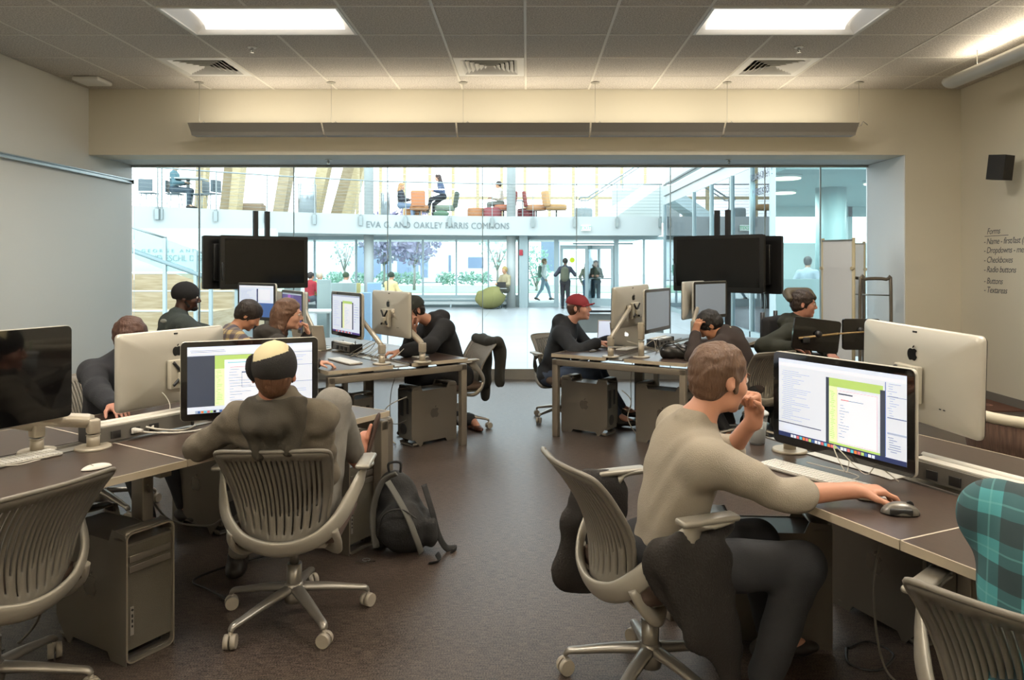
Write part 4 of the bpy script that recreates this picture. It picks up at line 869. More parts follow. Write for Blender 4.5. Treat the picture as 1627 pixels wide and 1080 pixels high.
# ================================================================ people: implicit surfaces meshed as one continuous skin
def unit(v): v = V(v); return v.normalized()
class Prim: pass
def smin(a, b, k):
    h = np.clip(.5+.5*(a-b)/k, 0, 1); return a*(1-h)+b*h-k*h*(1-h)
class Field:
    """list of primitives, meshed with surface nets"""
    def __init__(s): s.p = []
    def cap(s, a, b, ra, rb=None, k=.02, flat=None, ff=1.0, sub=False, g=None):
        s.p.append(('cap', np.array(a, float), np.array(b, float), ra, ra if rb is None else rb, k, None if flat is None else np.array(flat, float), ff, sub, g)); return s
    def ell(s, c, R, r, k=.02, sub=False, g=None):
        """R: 3x3 with rows = axes"""
        s.p.append(('ell', np.array(c, float), np.array(R, float), np.array(r, float), k, sub, g)); return s
    def cut(s, p, n):
        """keep what lies on the negative side of the plane"""
        s.p.append(('cut', np.array(p, float), np.array(n, float))); return s
    def mesh(s, h, noise=0.0, nf=16.0, seed=0):
        lo = np.full(3, 1e9); hi = np.full(3, -1e9)
        for q in s.p:
            if q[0] == 'cap' and not q[8]:
                r = max(q[3], q[4]); lo = np.minimum(lo, np.minimum(q[1], q[2])-r); hi = np.maximum(hi, np.maximum(q[1], q[2])+r)
            elif q[0] == 'ell' and not q[5]: r = q[3].max(); lo = np.minimum(lo, q[1]-r); hi = np.maximum(hi, q[1]+r)
        lo -= 3*h+noise; hi += 3*h+noise; n = np.ceil((hi-lo)/h).astype(int)+1
        ax = [(lo[i]+h*np.arange(n[i])).astype(np.float32) for i in range(3)]
        F = np.full(n, .05, np.float32)
        for q in s.p:
            if q[0] == 'cut':
                X, Y, Z = (ax[0][:, None, None], ax[1][None, :, None], ax[2][None, None, :]); p, m = q[1], q[2]
                F = np.maximum(F, ((X-p[0])*m[0]+(Y-p[1])*m[1]+(Z-p[2])*m[2]).astype(np.float32)); continue
            if q[0] == 'cap': r = max(q[3], q[4]); k = q[5]; bl = np.minimum(q[1], q[2])-r-k-2*h; bh = np.maximum(q[1], q[2])+r+k+2*h
            else: r = q[3].max(); k = q[4]; bl = q[1]-r-k-2*h; bh = q[1]+r+k+2*h
            i0 = np.clip(np.floor((bl-lo)/h).astype(int), 0, n); i1 = np.clip(np.ceil((bh-lo)/h).astype(int)+1, 0, n)
            if (i1 <= i0).any(): continue
            X, Y, Z = ax[0][i0[0]:i1[0], None, None], ax[1][None, i0[1]:i1[1], None], ax[2][None, None, i0[2]:i1[2]]
            if q[0] == 'cap':
                a, b, ra, rb, fl, ff = q[1], q[2], q[3], q[4], q[6], q[7]; d = b-a; L2 = float(d @ d)+1e-9
                x, y, z = X-a[0], Y-a[1], Z-a[2]
                t = np.clip((x*d[0]+y*d[1]+z*d[2])/L2, 0, 1); x, y, z = x-t*d[0], y-t*d[1], z-t*d[2]
                if fl is not None:
                    s_ = x*fl[0]+y*fl[1]+z*fl[2]; e = (1/ff-1); x, y, z = x+s_*e*fl[0], y+s_*e*fl[1], z+s_*e*fl[2]
                D = np.sqrt(x*x+y*y+z*z)-(ra+(rb-ra)*t); sub = q[8]
                if fl is not None: D = D*(ff*.5+.5)
            else:
                c, R, rr = q[1], q[2], q[3]; x, y, z = X-c[0], Y-c[1], Z-c[2]
                u = [(x*R[i][0]+y*R[i][1]+z*R[i][2])/rr[i] for i in range(3)]
                k0 = np.sqrt(u[0]**2+u[1]**2+u[2]**2); k1 = np.sqrt((u[0]/rr[0])**2+(u[1]/rr[1])**2+(u[2]/rr[2])**2)+1e-6
                D = k0*(k0-1)/k1; sub = q[5]
            sl = (slice(i0[0], i1[0]), slice(i0[1], i1[1]), slice(i0[2], i1[2])); D = D.astype(np.float32)
            F[sl] = -smin(-F[sl], D, k) if sub else smin(F[sl], D, k)
        if noise:
            rs = np.random.RandomState(seed); X, Y, Z = ax[0][:, None, None], ax[1][None, :, None], ax[2][None, None, :]
            w_ = 0.0
            for j in range(4):
                d = rs.normal(size=3); d /= np.linalg.norm(d); e = rs.normal(size=3); e /= np.linalg.norm(e); f = nf*(1+.7*j)
                w_ = w_+np.sin(f*(X*d[0]+Y*d[1]+Z*d[2])+2.2*np.sin(f*.45*(X*e[0]+Y*e[1]+Z*e[2])+j)+rs.rand()*6)/(1+.6*j)
            F = F+(noise*w_).astype(np.float32)
        return nets(F, ax, lo, h)
def nets(F, ax, lo, h):
    ins = F < 0; c = [ins[i:ins.shape[0]-1+i, j:ins.shape[1]-1+j, k:ins.shape[2]-1+k] for i in (0, 1) for j in (0, 1) for k in (0, 1)]
    cnt = sum(x.astype(np.int8) for x in c); act = (cnt > 0) & (cnt < 8); I = np.array(np.nonzero(act)).T
    P = np.zeros((len(I), 3)); N = np.zeros(len(I)); offs = [(i, j, k) for i in (0, 1) for j in (0, 1) for k in (0, 1)]
    val = {o: F[I[:, 0]+o[0], I[:, 1]+o[1], I[:, 2]+o[2]] for o in offs}
    for o in offs:
        for a in range(3):
            if o[a] == 0:
                o2 = list(o); o2[a] = 1; f0, f1 = val[o], val[tuple(o2)]; m = (f0 < 0) != (f1 < 0); t = np.where(m, f0/np.where(m, f0-f1, 1), 0)
                q = np.tile(np.array(o, float), (len(I), 1)); q[:, a] += t; P += q*m[:, None]; N += m
    P = lo+(I+P/N[:, None])*h; idx = np.full(act.shape, -1, np.int32); idx[tuple(I.T)] = np.arange(len(I)); Q = []
    for a in range(3):
        b, c_ = (a+1) % 3, (a+2) % 3; s0 = [slice(None)]*3; s1 = [slice(None)]*3; s0[a] = slice(0, -1); s1[a] = slice(1, None)
        for s_ in (s0, s1): s_[b] = slice(1, -1); s_[c_] = slice(1, -1)
        A, B = ins[tuple(s0)], ins[tuple(s1)]; E = np.array(np.nonzero(A != B)).T; E[:, b] += 1; E[:, c_] += 1; fl = ins[tuple(E.T)]
        def at(db, dc): e = E.copy(); e[:, b] += db; e[:, c_] += dc; return idx[tuple(e.T)]
        q = np.stack([at(-1, -1), at(0, -1), at(0, 0), at(-1, 0)], 1); q = np.where(fl[:, None], q, q[:, ::-1]); Q.append(q)
    Q = np.concatenate(Q); Q = Q[(Q >= 0).all(1)]
    return P, Q
def mesh_obj(name, PQ, mats, parent, matfn=None, smooth=1):
    P, Q = PQ
    if smooth:   # one light relaxation pass removes the grid steps
        for _ in range(smooth):
            acc = np.zeros_like(P); n = np.zeros(len(P))
            for a, b in ((0, 1), (1, 2), (2, 3), (3, 0)):
                np.add.at(acc, Q[:, a], P[Q[:, b]]); np.add.at(n, Q[:, a], 1)
            P = P*.4+acc/np.maximum(n, 1)[:, None]*.6
    org = np.array(parent.location) if parent is not None else np.zeros(3)
    me = bpy.data.meshes.new(name); me.vertices.add(len(P)); me.vertices.foreach_set('co', (P-org).astype(np.float32).ravel())
    me.loops.add(len(Q)*4); me.loops.foreach_set('vertex_index', Q.astype(np.int32).ravel()); me.polygons.add(len(Q)); me.polygons.foreach_set('loop_start', np.arange(0, len(Q)*4, 4, dtype=np.int32))
    for m in (mats if isinstance(mats, (list, tuple)) else [mats]): me.materials.append(m)
    if matfn is not None:
        C = P[Q].mean(1); me.polygons.foreach_set('material_index', matfn(C).astype(np.int32))
    me.update(calc_edges=True); me.validate(); me.polygons.foreach_set('use_smooth', np.ones(len(me.polygons), bool))
    o = bpy.data.objects.new(name, me); S.collection.objects.link(o)
    if parent: o.parent = parent
    return o
def ik(a, b, l1, l2, pole):
    """middle joint of a two-bone limb; returns joint and the reached end"""
    a, b = V(a), V(b); d = b-a; L = min(d.length, (l1+l2)*.995); L = max(L, abs(l1-l2)+.02); u = d.normalized(); b = a+u*L
    x = (l1*l1-l2*l2+L*L)/(2*L); hgt = math.sqrt(max(l1*l1-x*x, 0)); p = V(pole); p = p-u*p.dot(u)
    p = p.normalized() if p.length > 1e-5 else u.orthogonal().normalized(); return a+u*x+p*hgt, b
SK = {}
def skin(name, col): return M('skin_'+name, col, .5, spec=.4, var=None)
class Person:
    """spec keys: pelvis, yaw dir f, neck (base), head (centre), hf head forward, hu head up, arms {L:(wrist,pole,dir,palm,curl)}, legs {L:(ankle,pole,toe)}"""
    def __init__(s, label, pelvis, f, neck, head, hf, hu=(0, 0, 1), arms=None, legs=None, skin_col='c08a70', sc=1.0, h=.006, sf=None, female=False, hands=True, face=True, belly=1.0, name='person', neckr=.05, group=None):
        s.sc = sc; s.h = h; s.pelvis = V(pelvis); s.f = unit((f[0], f[1], 0)); s.r = V((s.f.y, -s.f.x, 0)); s.neck = V(neck); s.head = V(head); s.female = female
        s.skinc = skin_col; s.root = thing(name, label, 'person', (s.pelvis.x, s.pelvis.y, 0), 0, group); s.F = Field()
        tu = unit(s.neck-s.pelvis); s.tu = tu; sf = unit(sf) if sf else s.f; s.sr = unit(sf.cross(tu)); s.sf = tu.cross(s.sr)*-1 if False else unit(s.sr.cross(tu))*-1
        s.sf = unit(tu.cross(s.sr)); 
        if s.sf.dot(sf) < 0: s.sf = -s.sf
        s.lean = tu; s.hu = unit(hu); s.hf = unit(V(hf)-s.hu*V(hf).dot(s.hu)); s.hr = s.hf.cross(s.hu)
        s.sh = {'L': s.neck-tu*.058*sc-s.sr*.160*sc, 'R': s.neck-tu*.058*sc+s.sr*.160*sc}
        s.hip = {'L': s.pelvis-s.r*.09*sc, 'R': s.pelvis+s.r*.09*sc}
        s.armj = {}; s.legj = {}
        for k, a in (arms or {}).items():
            e, w_ = ik(s.sh[k], a[0], .285*sc, .255*sc, a[1]); s.armj[k] = (s.sh[k], e, w_, unit(a[2]) if a[2] is not None else unit(w_-e), unit(a[3]) if a[3] is not None else V((0, 0, -1)), a[4])
        for k, a in (legs or {}).items():
            kn, an = ik(s.hip[k], a[0], .43*sc, .42*sc, a[1]); s.legj[k] = (s.hip[k], kn, an, unit(a[2]))
        F = s.F; s.torso(F, 0); s.limbs(F, 0, True)
        F.cap(s.neck-tu*.03*sc, s.head-s.hu*.05*sc-s.hf*.025*sc, neckr*1.08*sc, neckr*sc, .03)
        if face: s.headprims(F)
        else: F.ell(s.head+s.hu*.02, s.HR(), (.075*sc, .095*sc, .115*sc), .02)
        if hands:
            for k in s.armj: s.hand(F, k)
        for k, j in s.legj.items():
            a, t = j[2], j[3]; F.cap(a, a+t*.12*sc-V((0, 0, .05*sc)), .035*sc, .03*sc, .02)
        lipc = s.head+s.hf*.092*sc-s.hu*.066*sc; lip = np.array(lipc); hu_, hf_ = np.array(s.hu), np.array(s.hf); hr_ = np.array(s.hr)
        def mf(C):
            d = C-lip; return ((np.abs(d@hu_) < .009*sc) & (np.abs(d@hr_) < .022*sc) & (np.abs(d@hf_) < .02*sc))
        sk = skin(skin_col, skin_col); lc = lin(skin_col); lm = M('lips_'+skin_col, (lc[0]*.95, lc[1]*.62, lc[2]*.62), .45)
        s.body = mesh_obj('body', F.mesh(h), [sk, lm], s.root, mf)
    def HR(s): return (tuple(s.hr), tuple(s.hf), tuple(s.hu))
    def hp(s, x, y, z): return s.head+(s.hr*x+s.hf*y+s.hu*z)*s.sc
    def headprims(s, F):
        c = s.sc; H = s.hp; R = s.HR()
        F.ell(H(0, -.014, .036), R, (.074*c, .095*c, .082*c), .02)
        F.ell(H(0, .030, -.022), R, (.060*c, .062*c, .082*c), .03)
        F.ell(H(0, .030, -.076), R, (.047*c, .050*c, .030*c), .03)
        F.ell(H(0, .072, -.100), R, (.020*c, .016*c, .014*c), .02)
        F.cap(H(-.028, .084, .024), H(.028, .084, .024), .011*c, None, .015)
        for sx in (-1, 1):
            F.ell(H(sx*.031, .101, .006), R, (.016*c, .014*c, .011*c), .012, sub=True)
            F.ell(H(sx*.038, .062, -.026), R, (.024*c, .024*c, .022*c), .025)
            F.ell(H(sx*.031, .083, .006), R, (.0135*c, .0125*c, .0115*c), .004)
        F.cap(H(0, .088, .018), H(0, .111, -.024), .0075*c, .0105*c, .012); F.cap(H(-.010, .100, -.032), H(.010, .100, -.032), .0078*c, None, .008)
        F.cap(H(-.018, .087, -.059), H(.018, .087, -.059), .0075*c, None, .006); F.cap(H(-.014, .087, -.071), H(.014, .087, -.071), .0085*c, None, .006)
        F.cap(H(-.019, .1, -.0655), H(.019, .1, -.0655), .0025*c, None, .004, sub=True)
        for sx in (-1, 1):
            e = s.hr*sx; q = (tuple(unit(e+s.hf*-.35)), tuple(unit(s.hf+e*.35)), tuple(s.hu))
            F.ell(H(sx*.077, -.012, -.002), q, (.009*c, .019*c, .032*c), .008); F.ell(H(sx*.086, -.004, .002), q, (.006*c, .010*c, .018*c), .004, sub=True)
    def torso(s, F, inf, k=.05, fem=None, lo=True, belly=0):
        c = s.sc; P, Nk, u = s.pelvis, s.neck, s.tu; L = (Nk-P).length; fw = s.sf
        cw = .155 if not s.female else .135; R = (tuple(s.sr), tuple(fw), tuple(u)); Rp = (tuple(s.r), tuple(s.f), (0, 0, 1))
        F.ell(P+V((0, 0, .0)), Rp, ((.165)*c+inf, .115*c+inf, .115*c+inf), k)
        m = P+(Nk-P)*.38; F.ell(m, R, ((.135 if not s.female else .12)*c+inf, (.10+belly)*c+inf, .16*c+inf), k)
        m = P+(Nk-P)*.70; F.ell(m-fw*.005, R, (cw*c+inf, .105*c+inf, .18*c+inf), k)
        F.cap(s.sh['L']-u*.015, s.sh['R']-u*.015, .058*c+inf, None, k)
        F.cap(s.sh['L']*.55+s.sh['R']*.45+u*.02, Nk+u*.01, .05*c+inf*.7, .045*c+inf*.5, k); F.cap(s.sh['R']*.55+s.sh['L']*.45+u*.02, Nk+u*.01, .05*c+inf*.7, .045*c+inf*.5, k)
    def limbs(s, F, inf, full=False, arms=True, legs=False, t_end=1.0, legend=1.0, k=.03):
        c = s.sc; g = .86 if s.female else 1.0
        if arms:
            for (a, e, w_, *_) in s.armj.values():
                F.cap(a, e, .050*c*g+inf, .040*c*g+inf, k)
                F.cap(e, e+(w_-e)*t_end, .041*c*g+inf, (.041+(.026-.041)*t_end)*c*g+inf, k)
        if legs or full:
            for (a, kn, an, t) in s.legj.values():
                F.cap(a, kn, .082*c+inf, .058*c+inf, k); F.cap(kn, kn+(an-kn)*legend, .056*c+inf, (.056-.020*legend)*c+inf, k)
    def hand(s, F, k):
        a, e, w_, d, n, curl = s.armj[k]; c = s.sc*(.92 if s.female else 1.0); n = unit(n-d*n.dot(d)); x = d.cross(n)   # x across the palm
        if k == 'R': x = -x    # thumb side
        F.cap(w_-d*.02, w_+d*.02, .026*c, .028*c, .02, flat=n, ff=.75)
        for i, xo in enumerate((.028, .010, -.009, -.027)):
            F.cap(w_+d*.02+x*xo*.7*c, w_+d*.088*c+x*xo*c, .0145*c, .0125*c, .016, flat=n, ff=.85)
        lens = ((.044, .027, .020), (.048, .031, .022), (.044, .028, .021), (.034, .021, .018))
        for i, xo in enumerate((.0305, .0105, -.0098, -.0295)):
            p = w_+d*(.088-.004*abs(i-1))*c+x*xo*c; dd = unit(d+x*(.06*(1.2-i))); ang = 0
            for j, l in enumerate(lens[i]):
                cu = curl[i] if isinstance(curl, (tuple, list)) else curl; ang += cu*(.9, 1.15, .8)[j]*(1+.08*i)
                q = p+(dd*math.cos(ang)+n*math.sin(ang))*l*c; r = (.0092, .0085, .0078)[j]*c; F.cap(p, q, r, r*.92, .004); p = q
        p = w_+d*.022*c+x*.024*c; cu = curl[4] if isinstance(curl, (tuple, list)) and len(curl) > 4 else (curl if not isinstance(curl, (tuple, list)) else .5)
        d1 = unit(d*.75+x*.75+n*(.25+.4*cu)); q = p+d1*.042*c; F.cap(p, q, .0155*c, .0115*c, .012); d2 = unit(d1*.9+d*.5-x*.35*cu+n*.35*cu); r_ = q+d2*.030*c; F.cap(q, r_, .0105*c, .0095*c, .006); F.cap(r_, r_+unit(d2+n*.4*cu-x*.3*cu)*.024*c, .0095*c, .0075*c, .004)
    # ---- clothing and hair as children
    def top(s, name, mat, inf=.013, t_end=.97, noise=.0022, hood=False, h=None, extra=None, hem=None, belly=0, seed=1, nf=22, collar=None):
        F = Field(); s.torso(F, inf, belly=belly); s.limbs(F, inf+.002, t_end=t_end)
        c = s.sc; nb = s.neck+s.tu*.015
        if hood:
            for sgn in (-1, 1):
                F.cap(nb-s.sf*.085+s.tu*.015, nb-s.sf*.02+s.sr*sgn*.085, .038, .034, .02); F.cap(nb-s.sf*.02+s.sr*sgn*.085, nb+s.sf*.06+s.sr*sgn*.045-s.tu*.02, .032, .022, .02)
            F.cap(nb-s.sf*.10-s.tu*.02+s.sr*.05, nb-s.sf*.10-s.tu*.02-s.sr*.05, .05, None, .03); F.cap(nb-s.sf*.105-s.tu*.02, nb-s.sf*.115-s.tu*.13, .05, .028, .03)
        if collar:
            for a_ in range(8): t0, t1 = a_*math.pi/4, (a_+1)*math.pi/4; F.cap(nb+(s.sr*math.cos(t0)+s.sf*math.sin(t0))*.062*c+s.tu*collar, nb+(s.sr*math.cos(t1)+s.sf*math.sin(t1))*.062*c+s.tu*collar, .014, None, .012)
        if extra: extra(F)
        o = mesh_obj(name, F.mesh(h or s.h*1.25, noise, nf, seed), mat, s.root, smooth=2); s.topo = o; return o
    def bottom(s, name, mat, inf=.012, legend=.97, h=None, noise=.002, seed=5, extra=None):
        F = Field(); c = s.sc; Rp = (tuple(s.r), tuple(s.f), (0, 0, 1)); F.ell(s.pelvis, Rp, (.168*c+inf, .118*c+inf, .12*c+inf), .04); s.limbs(F, inf, arms=False, legs=True, legend=legend)
        if extra: extra(F)
        return mesh_obj(name, F.mesh(h or s.h*1.4, noise, 18, seed), mat, s.root, smooth=2)
    def shoes(s, mat, keys='LR', h=None):
        for k in keys:
            if k not in s.legj: continue
            a, t = s.legj[k][2], s.legj[k][3]; dn = unit(V((0, 0, -1))-t*V((0, 0, -1)).dot(t)); c = s.sc; F = Field(); b = a+dn*.055*c
            F.cap(b-t*.045*c, b+t*.12*c, .040*c, .036*c, .02, flat=dn, ff=.8).cap(a, b, .042*c, .045*c, .03).cap(b+t*.12*c, b+t*.17*c, .036*c, .028*c, .02, flat=dn, ff=.7)
            mesh_obj('shoe', F.mesh(h or .008), mat, s.root)
    def hair(s, col, top=.012, back=0, long=0, seed=3, h=None, noise=.0025, forehead=0.0, sideburn=True, extra=None, under=None, ears=True):
        F = Field(); c = s.sc; H = s.hp; R = s.HR()
        F.ell(H(0, -.014, .040), R, ((.074+top)*c, (.096+top)*c, (.083+top)*c), .02)
        F.ell(H(0, -.050, -.015), R, ((.062+top*.6)*c, (.050+top)*c, (.062+back)*c), .03)
        if long:
            for sx in (-1, 1): F.cap(H(sx*.062, -.03, .0), H(sx*.088, -.055, -long), .032, .04, .04); F.cap(H(sx*.03, -.075, .0), H(sx*.045, -.11, -long*1.05), .045, .05, .05)
        if extra: extra(F)
        F.ell(H(0, .115, -.020-forehead), R, (.085*c, .085*c, .085*c), .01, sub=True)      # open the face
        if not long: F.ell(H(0, .035, -.125), R, (.10*c, .095*c, .085*c), .01, sub=True)
        if ears: 
            for sx in (-1, 1): F.ell(H(sx*.092, -.006, -.014), R, (.024*c, .026*c, .034*c), .006, sub=True)
        if under is not None: F.cut(H(0, 0, under), s.hu)
        if sideburn:
            for sx in (-1, 1): F.cap(H(sx*.071, .022, .005), H(sx*.070, .020, -.035), .009*c, .006*c, .006)
        m = M('hair_'+col, col, .55, var=None, bump=(90, .8, (1, 1, .25))); return mesh_obj('hair', F.mesh(h or s.h*.8, noise, 60, seed), m, s.root, smooth=1)
    def cap_hat(s, mat, brim_dir=1, name='cap', brim_mat=None, tilt=0.0, lo=.02, matfn=None, brim=True, brim_up=0.0, h=None, mats=None):
        """baseball cap; brim_dir 1 forward, -1 backward"""
        F = Field(); c = s.sc; H = s.hp; u = unit(s.hu-s.hf*tilt*brim_dir); fw = unit(s.hf*brim_dir-u*(s.hf*brim_dir).dot(u)); r = fw.cross(u); R = (tuple(r), tuple(fw), tuple(u)); ctr = H(0, -.012, .036)
        F.ell(ctr, R, (.089*c, .113*c, .100*c), .02); F.cut(ctr-u*lo*c, -u)
        F.cap(ctr+u*.097*c, ctr+u*.099*c, .006*c, None, .003)
        if brim:
            b = ctr-u*(lo-.006)*c+fw*.085*c
            for i in range(-3, 4):
                a = i/3; F.cap(b+r*a*.066*c-u*abs(a)**2*.012*c-fw*.02*abs(a), b+r*a*.058*c+fw*(.075-.03*a*a)*c-u*(abs(a)**2*.022-.02*brim_up)*c, .0065*c, .006*c, .006)
        return mesh_obj(name, F.mesh(h or s.h*.7), mats or mat, s.root, matfn)
    def eyes(s, col='3a2a20', brow='3a2a20', glasses=None):
        for sx in (-1, 1):
            MB().ball(tuple(s.hp(sx*.031, .0845, .006)-s.root.location), .0128*s.sc, n=8).build('eye', M('eye_white', 'e0d8d0', .2), s.root)
            MB().ball(tuple(s.hp(sx*.032, .0915, .006)-s.root.location), .0068*s.sc, n=6).build('iris', M('iris_'+col, col, .2), s.root)
            q = [s.hp(sx*x, .0955-abs(x-.03)*.2, z)-s.root.location for x, z in ((.013, .025), (.030, .029), (.047, .024))]
            MB().tube(q, [.003, .0042, .002], 6, smoothpts=3).build('eyebrow', M('hair_'+brow, brow, .55), s.root)
        if glasses:
            g = MB()
            for sx in (-1, 1):
                pts = [s.hp(sx*(.033+.023*math.cos(t)), .104-.012*abs(math.cos(t))*(1 if math.cos(t) > 0 else .2), .004+.015*math.sin(t))-s.root.location for t in [i*math.pi/8 for i in range(17)]]; g.tube(pts, .0014, 5)
                g.tube([s.hp(sx*.056, .097, .008)-s.root.location, s.hp(sx*.078, .0, .008)-s.root.location], .0013, 5)
            g.tube([s.hp(-.010, .106, .006)-s.root.location, s.hp(0, .110, .009)-s.root.location, s.hp(.010, .106, .006)-s.root.location], .0014, 5); g.build('glasses', M('thin_glasses_metal', glasses, .3, .8), s.root)
A = lambda w_, pole, d=None, n=(0, 0, -1), c=.35: (w_, pole, d, n, c)
jeans_dark = M('dark_washed_jeans', '232427', .85, var=('2a2b2e', 14), bump=(400, .25)); jeans_grey = M('faded_grey_jeans', '75716a', .85, var=('827f78', 9), bump=(350, .3)); jeans_blue = M('blue_jeans', '3d4a60', .85, bump=(300, .3)); black_cloth = M('black_cotton', '1b1b1d', .9, bump=(200, .3)); shoe_dark = M('dark_shoe', '241f1c', .5)
# ---- man in the backwards cap
p1 = Person('man in grey hoodie and backwards black cap with cream patch, seen from behind', (-1.00, 3.20, .50), (-.2, 1), (-1.005, 2.985, .985), (-1.015, 2.975, 1.105), (-.28, .96, 0), (0, .04, 1), {'L': A(V((-1.20, 3.30, .79)), (-1, -.3, -.35), (.9, .45, 0), (0, 0, -1), .5), 'R': A(V((-.93, 3.36, .66)), (.05, .1, -1), (-.5, .8, .1), (0, 0, -1), .5)},
    {'L': (V((-1.42, 3.62, .12)), (0, 1, .8), (-.2, 1, 0)), 'R': (V((-.845, 3.64, .60)), (.0, -.2, 1), (.22, .28, .92))}, 'b97f68', h=.0052, sf=(-.1, 1, .1))
hoodie = M('grey_melange_hoodie', '675f52', .92, var=('5b5448', 14), bump=(300, .35)); hoodd = M('dark_olive_hood', '383329', .92, bump=(300, .35))
p1.top('hoodie', hoodie, .012, .95, .0055, collar=.01, seed=4)
F = Field(); nb = p1.neck; sf_, sr_, tu_ = p1.sf, p1.sr, p1.tu
for sgn in (-1, 1):
    F.cap(nb-sf_*.085+tu_*.03, nb-sf_*.03+sr_*sgn*.095+tu_*.01, .030, .032, .02); F.cap(nb-sf_*.03+sr_*sgn*.095+tu_*.01, nb+sf_*.05+sr_*sgn*.07, .030, .02, .02)
    F.cap(nb-sf_*.07+sr_*sgn*.105-tu_*.01, nb-sf_*.145+sr_*sgn*.06-tu_*.11, .034, .032, .03)
F.cap(nb-sf_*.10+sr_*.06-tu_*.03, nb-sf_*.10-sr_*.06-tu_*.03, .05, None, .03).cap(nb-sf_*.12-tu_*.03, nb-sf_*.13-tu_*.10, .055, .034, .03)
F.cut(nb+V((0, 0, .035)), (0, .0, 1)); mesh_obj('hood', F.mesh(.0065, .006, 26, 8), hoodd, p1.root, smooth=2)
p1.bottom('jeans', jeans_grey, .018, .9, h=.0065, noise=.003); p1.shoes(shoe_dark, 'L')
p1.hair('5a3c28', .006, back=.014, h=.005, under=.03, noise=.001)
ctr = np.array(p1.hp(0, -.012, .036)); u_, r_, f_ = np.array(p1.hu), np.array(p1.hr), np.array(p1.hf)
def capmat(C):
    d = C-ctr; uu, rr, ff = d@u_, d@r_, d@f_; return ((uu > .044+.30*rr) & (rr > -.076) & (rr < .055) & (uu > .02) & (ff < .05))*1
p1.cap_hat(None, -1, mats=[M('black_cap_cotton', '1a1816', .85, bump=(260, .3)), M('cream_cap_panel', 'cfc29a', .8)], matfn=capmat, lo=.048, brim=False, h=.0042)
F = Field(); d_ = unit(-p1.hr*.80-p1.hf*.60); ax_ = unit(p1.hu*.92+p1.hf*.25); n_ = d_.cross(ax_).normalized(); ax_ = n_.cross(d_); bc = p1.hp(-.070, -.030, .030)
F.ell(bc, (tuple(ax_), tuple(d_), tuple(n_)), (.058, .044, .009), .01)
mesh_obj('cap_bill', F.mesh(.004), MATS['black_cap_cotton'], p1.root)
# flip-flop on the raised foot
a, t_ = p1.legj['R'][2], p1.legj['R'][3]; F = Field(); sd = V((.85, .1, -.35)).normalized(); sd = (sd-t_*sd.dot(t_)).normalized(); q_ = t_.cross(sd)
foot = Field()
F.cap(a+sd*.055-t_*.05, a+sd*.055+t_*.19, .036, .045, .02, flat=sd, ff=.3); mesh_obj('flip_flop', F.mesh(.005), M('brown_rubber_sole', '3d2a20', .7), p1.root)
F = Field(); F.cap(a, a+t_*.10+sd*.02, .036, .034, .02); F.cap(a-t_*.02+sd*.02, a+t_*.04+sd*.03, .032, .032, .02)
for i in range(5): F.cap(a+t_*.10+sd*.03+q_*(i-2)*.014, a+t_*(.165-.009*abs(i-0))+sd*.032+q_*(i-2)*.0165, .012, .0085-.0004*i, .006)
mesh_obj('bare_foot', F.mesh(.0045), skin('b97f68', 'b97f68'), p1.root)
# ---- man in the beige sweater
p2 = Person('man in beige knit sweater resting his chin on his fist at the front right desk', (.475, 2.66, .50), (.93, .37), (.585, 2.60, .985), (.672, 2.60, 1.145), (.90, .40, -.12), (.12, .03, 1), {'R': A(V((1.10, 2.50, .786)), (.1, -.3, -1), (.96, .03, .0), (0, 0, -1), (.45, .5, .5, .55, .3)), 'L': A(V((.830, 2.715, .985)), (.3, .7, -.9), (-.18, -.12, 1), (-.75, -.6, 0), (1.55, 1.55, 1.55, 1.55, .9))},
    {'R': (V((.79, 2.50, .13)), (1, 0, .8), (.75, -.4, -.1)), 'L': (V((.95, 2.90, .10)), (1, 0, .8), (1, .1, 0))}, 'c28d73', h=.0045, sf=(.97, .12, 0), sc=1.0)
knit = M('beige_waffle_knit', '9a9182', .95, bump=(420, .35, (1, 1, .5)))
p2.top('sweater', knit, .013, .24, .0048, collar=.004, h=.006, seed=11, nf=20)
p2.bottom('jeans', jeans_dark, .018, .92, h=.0075, noise=.003); p2.shoes(shoe_dark)
p2.hair('5b4230', .010, h=.004, noise=.0022, back=.01); p2.eyes('4a3a30', '5b4230')
# ---- person in teal plaid at the corner
p3 = Person('person in teal and brown plaid shirt cut by the bottom right corner', (1.17, 1.66, .46), (.76, .65), (1.275, 1.73, .985), (1.40, 1.82, 1.12), (.8, .6, -.3), (.2, .1, 1), {'L': A(V((1.56, 2.02, .79)), (.3, .2, -1)), 'R': A(V((1.68, 1.68, .79)), (.3, -.3, -1))}, {'L': (V((1.60, 2.22, .1)), (1, .5, .8), (.8, .6, 0)), 'R': (V((1.75, 1.9, .1)), (1, .5, .8), (.8, .6, 0))}, 'b98a70', h=.006)
pl3 = plaid_mat('teal_brown_plaid', '3f8389', '241a1e', '6aa3a6', 10.0, .7); p3.top('plaid_shirt', pl3, .026, .95, .003, collar=.005, seed=21); p3.bottom('jeans', jeans_blue, .014); p3.hair('4a3526', .012); p3.shoes(shoe_dark)
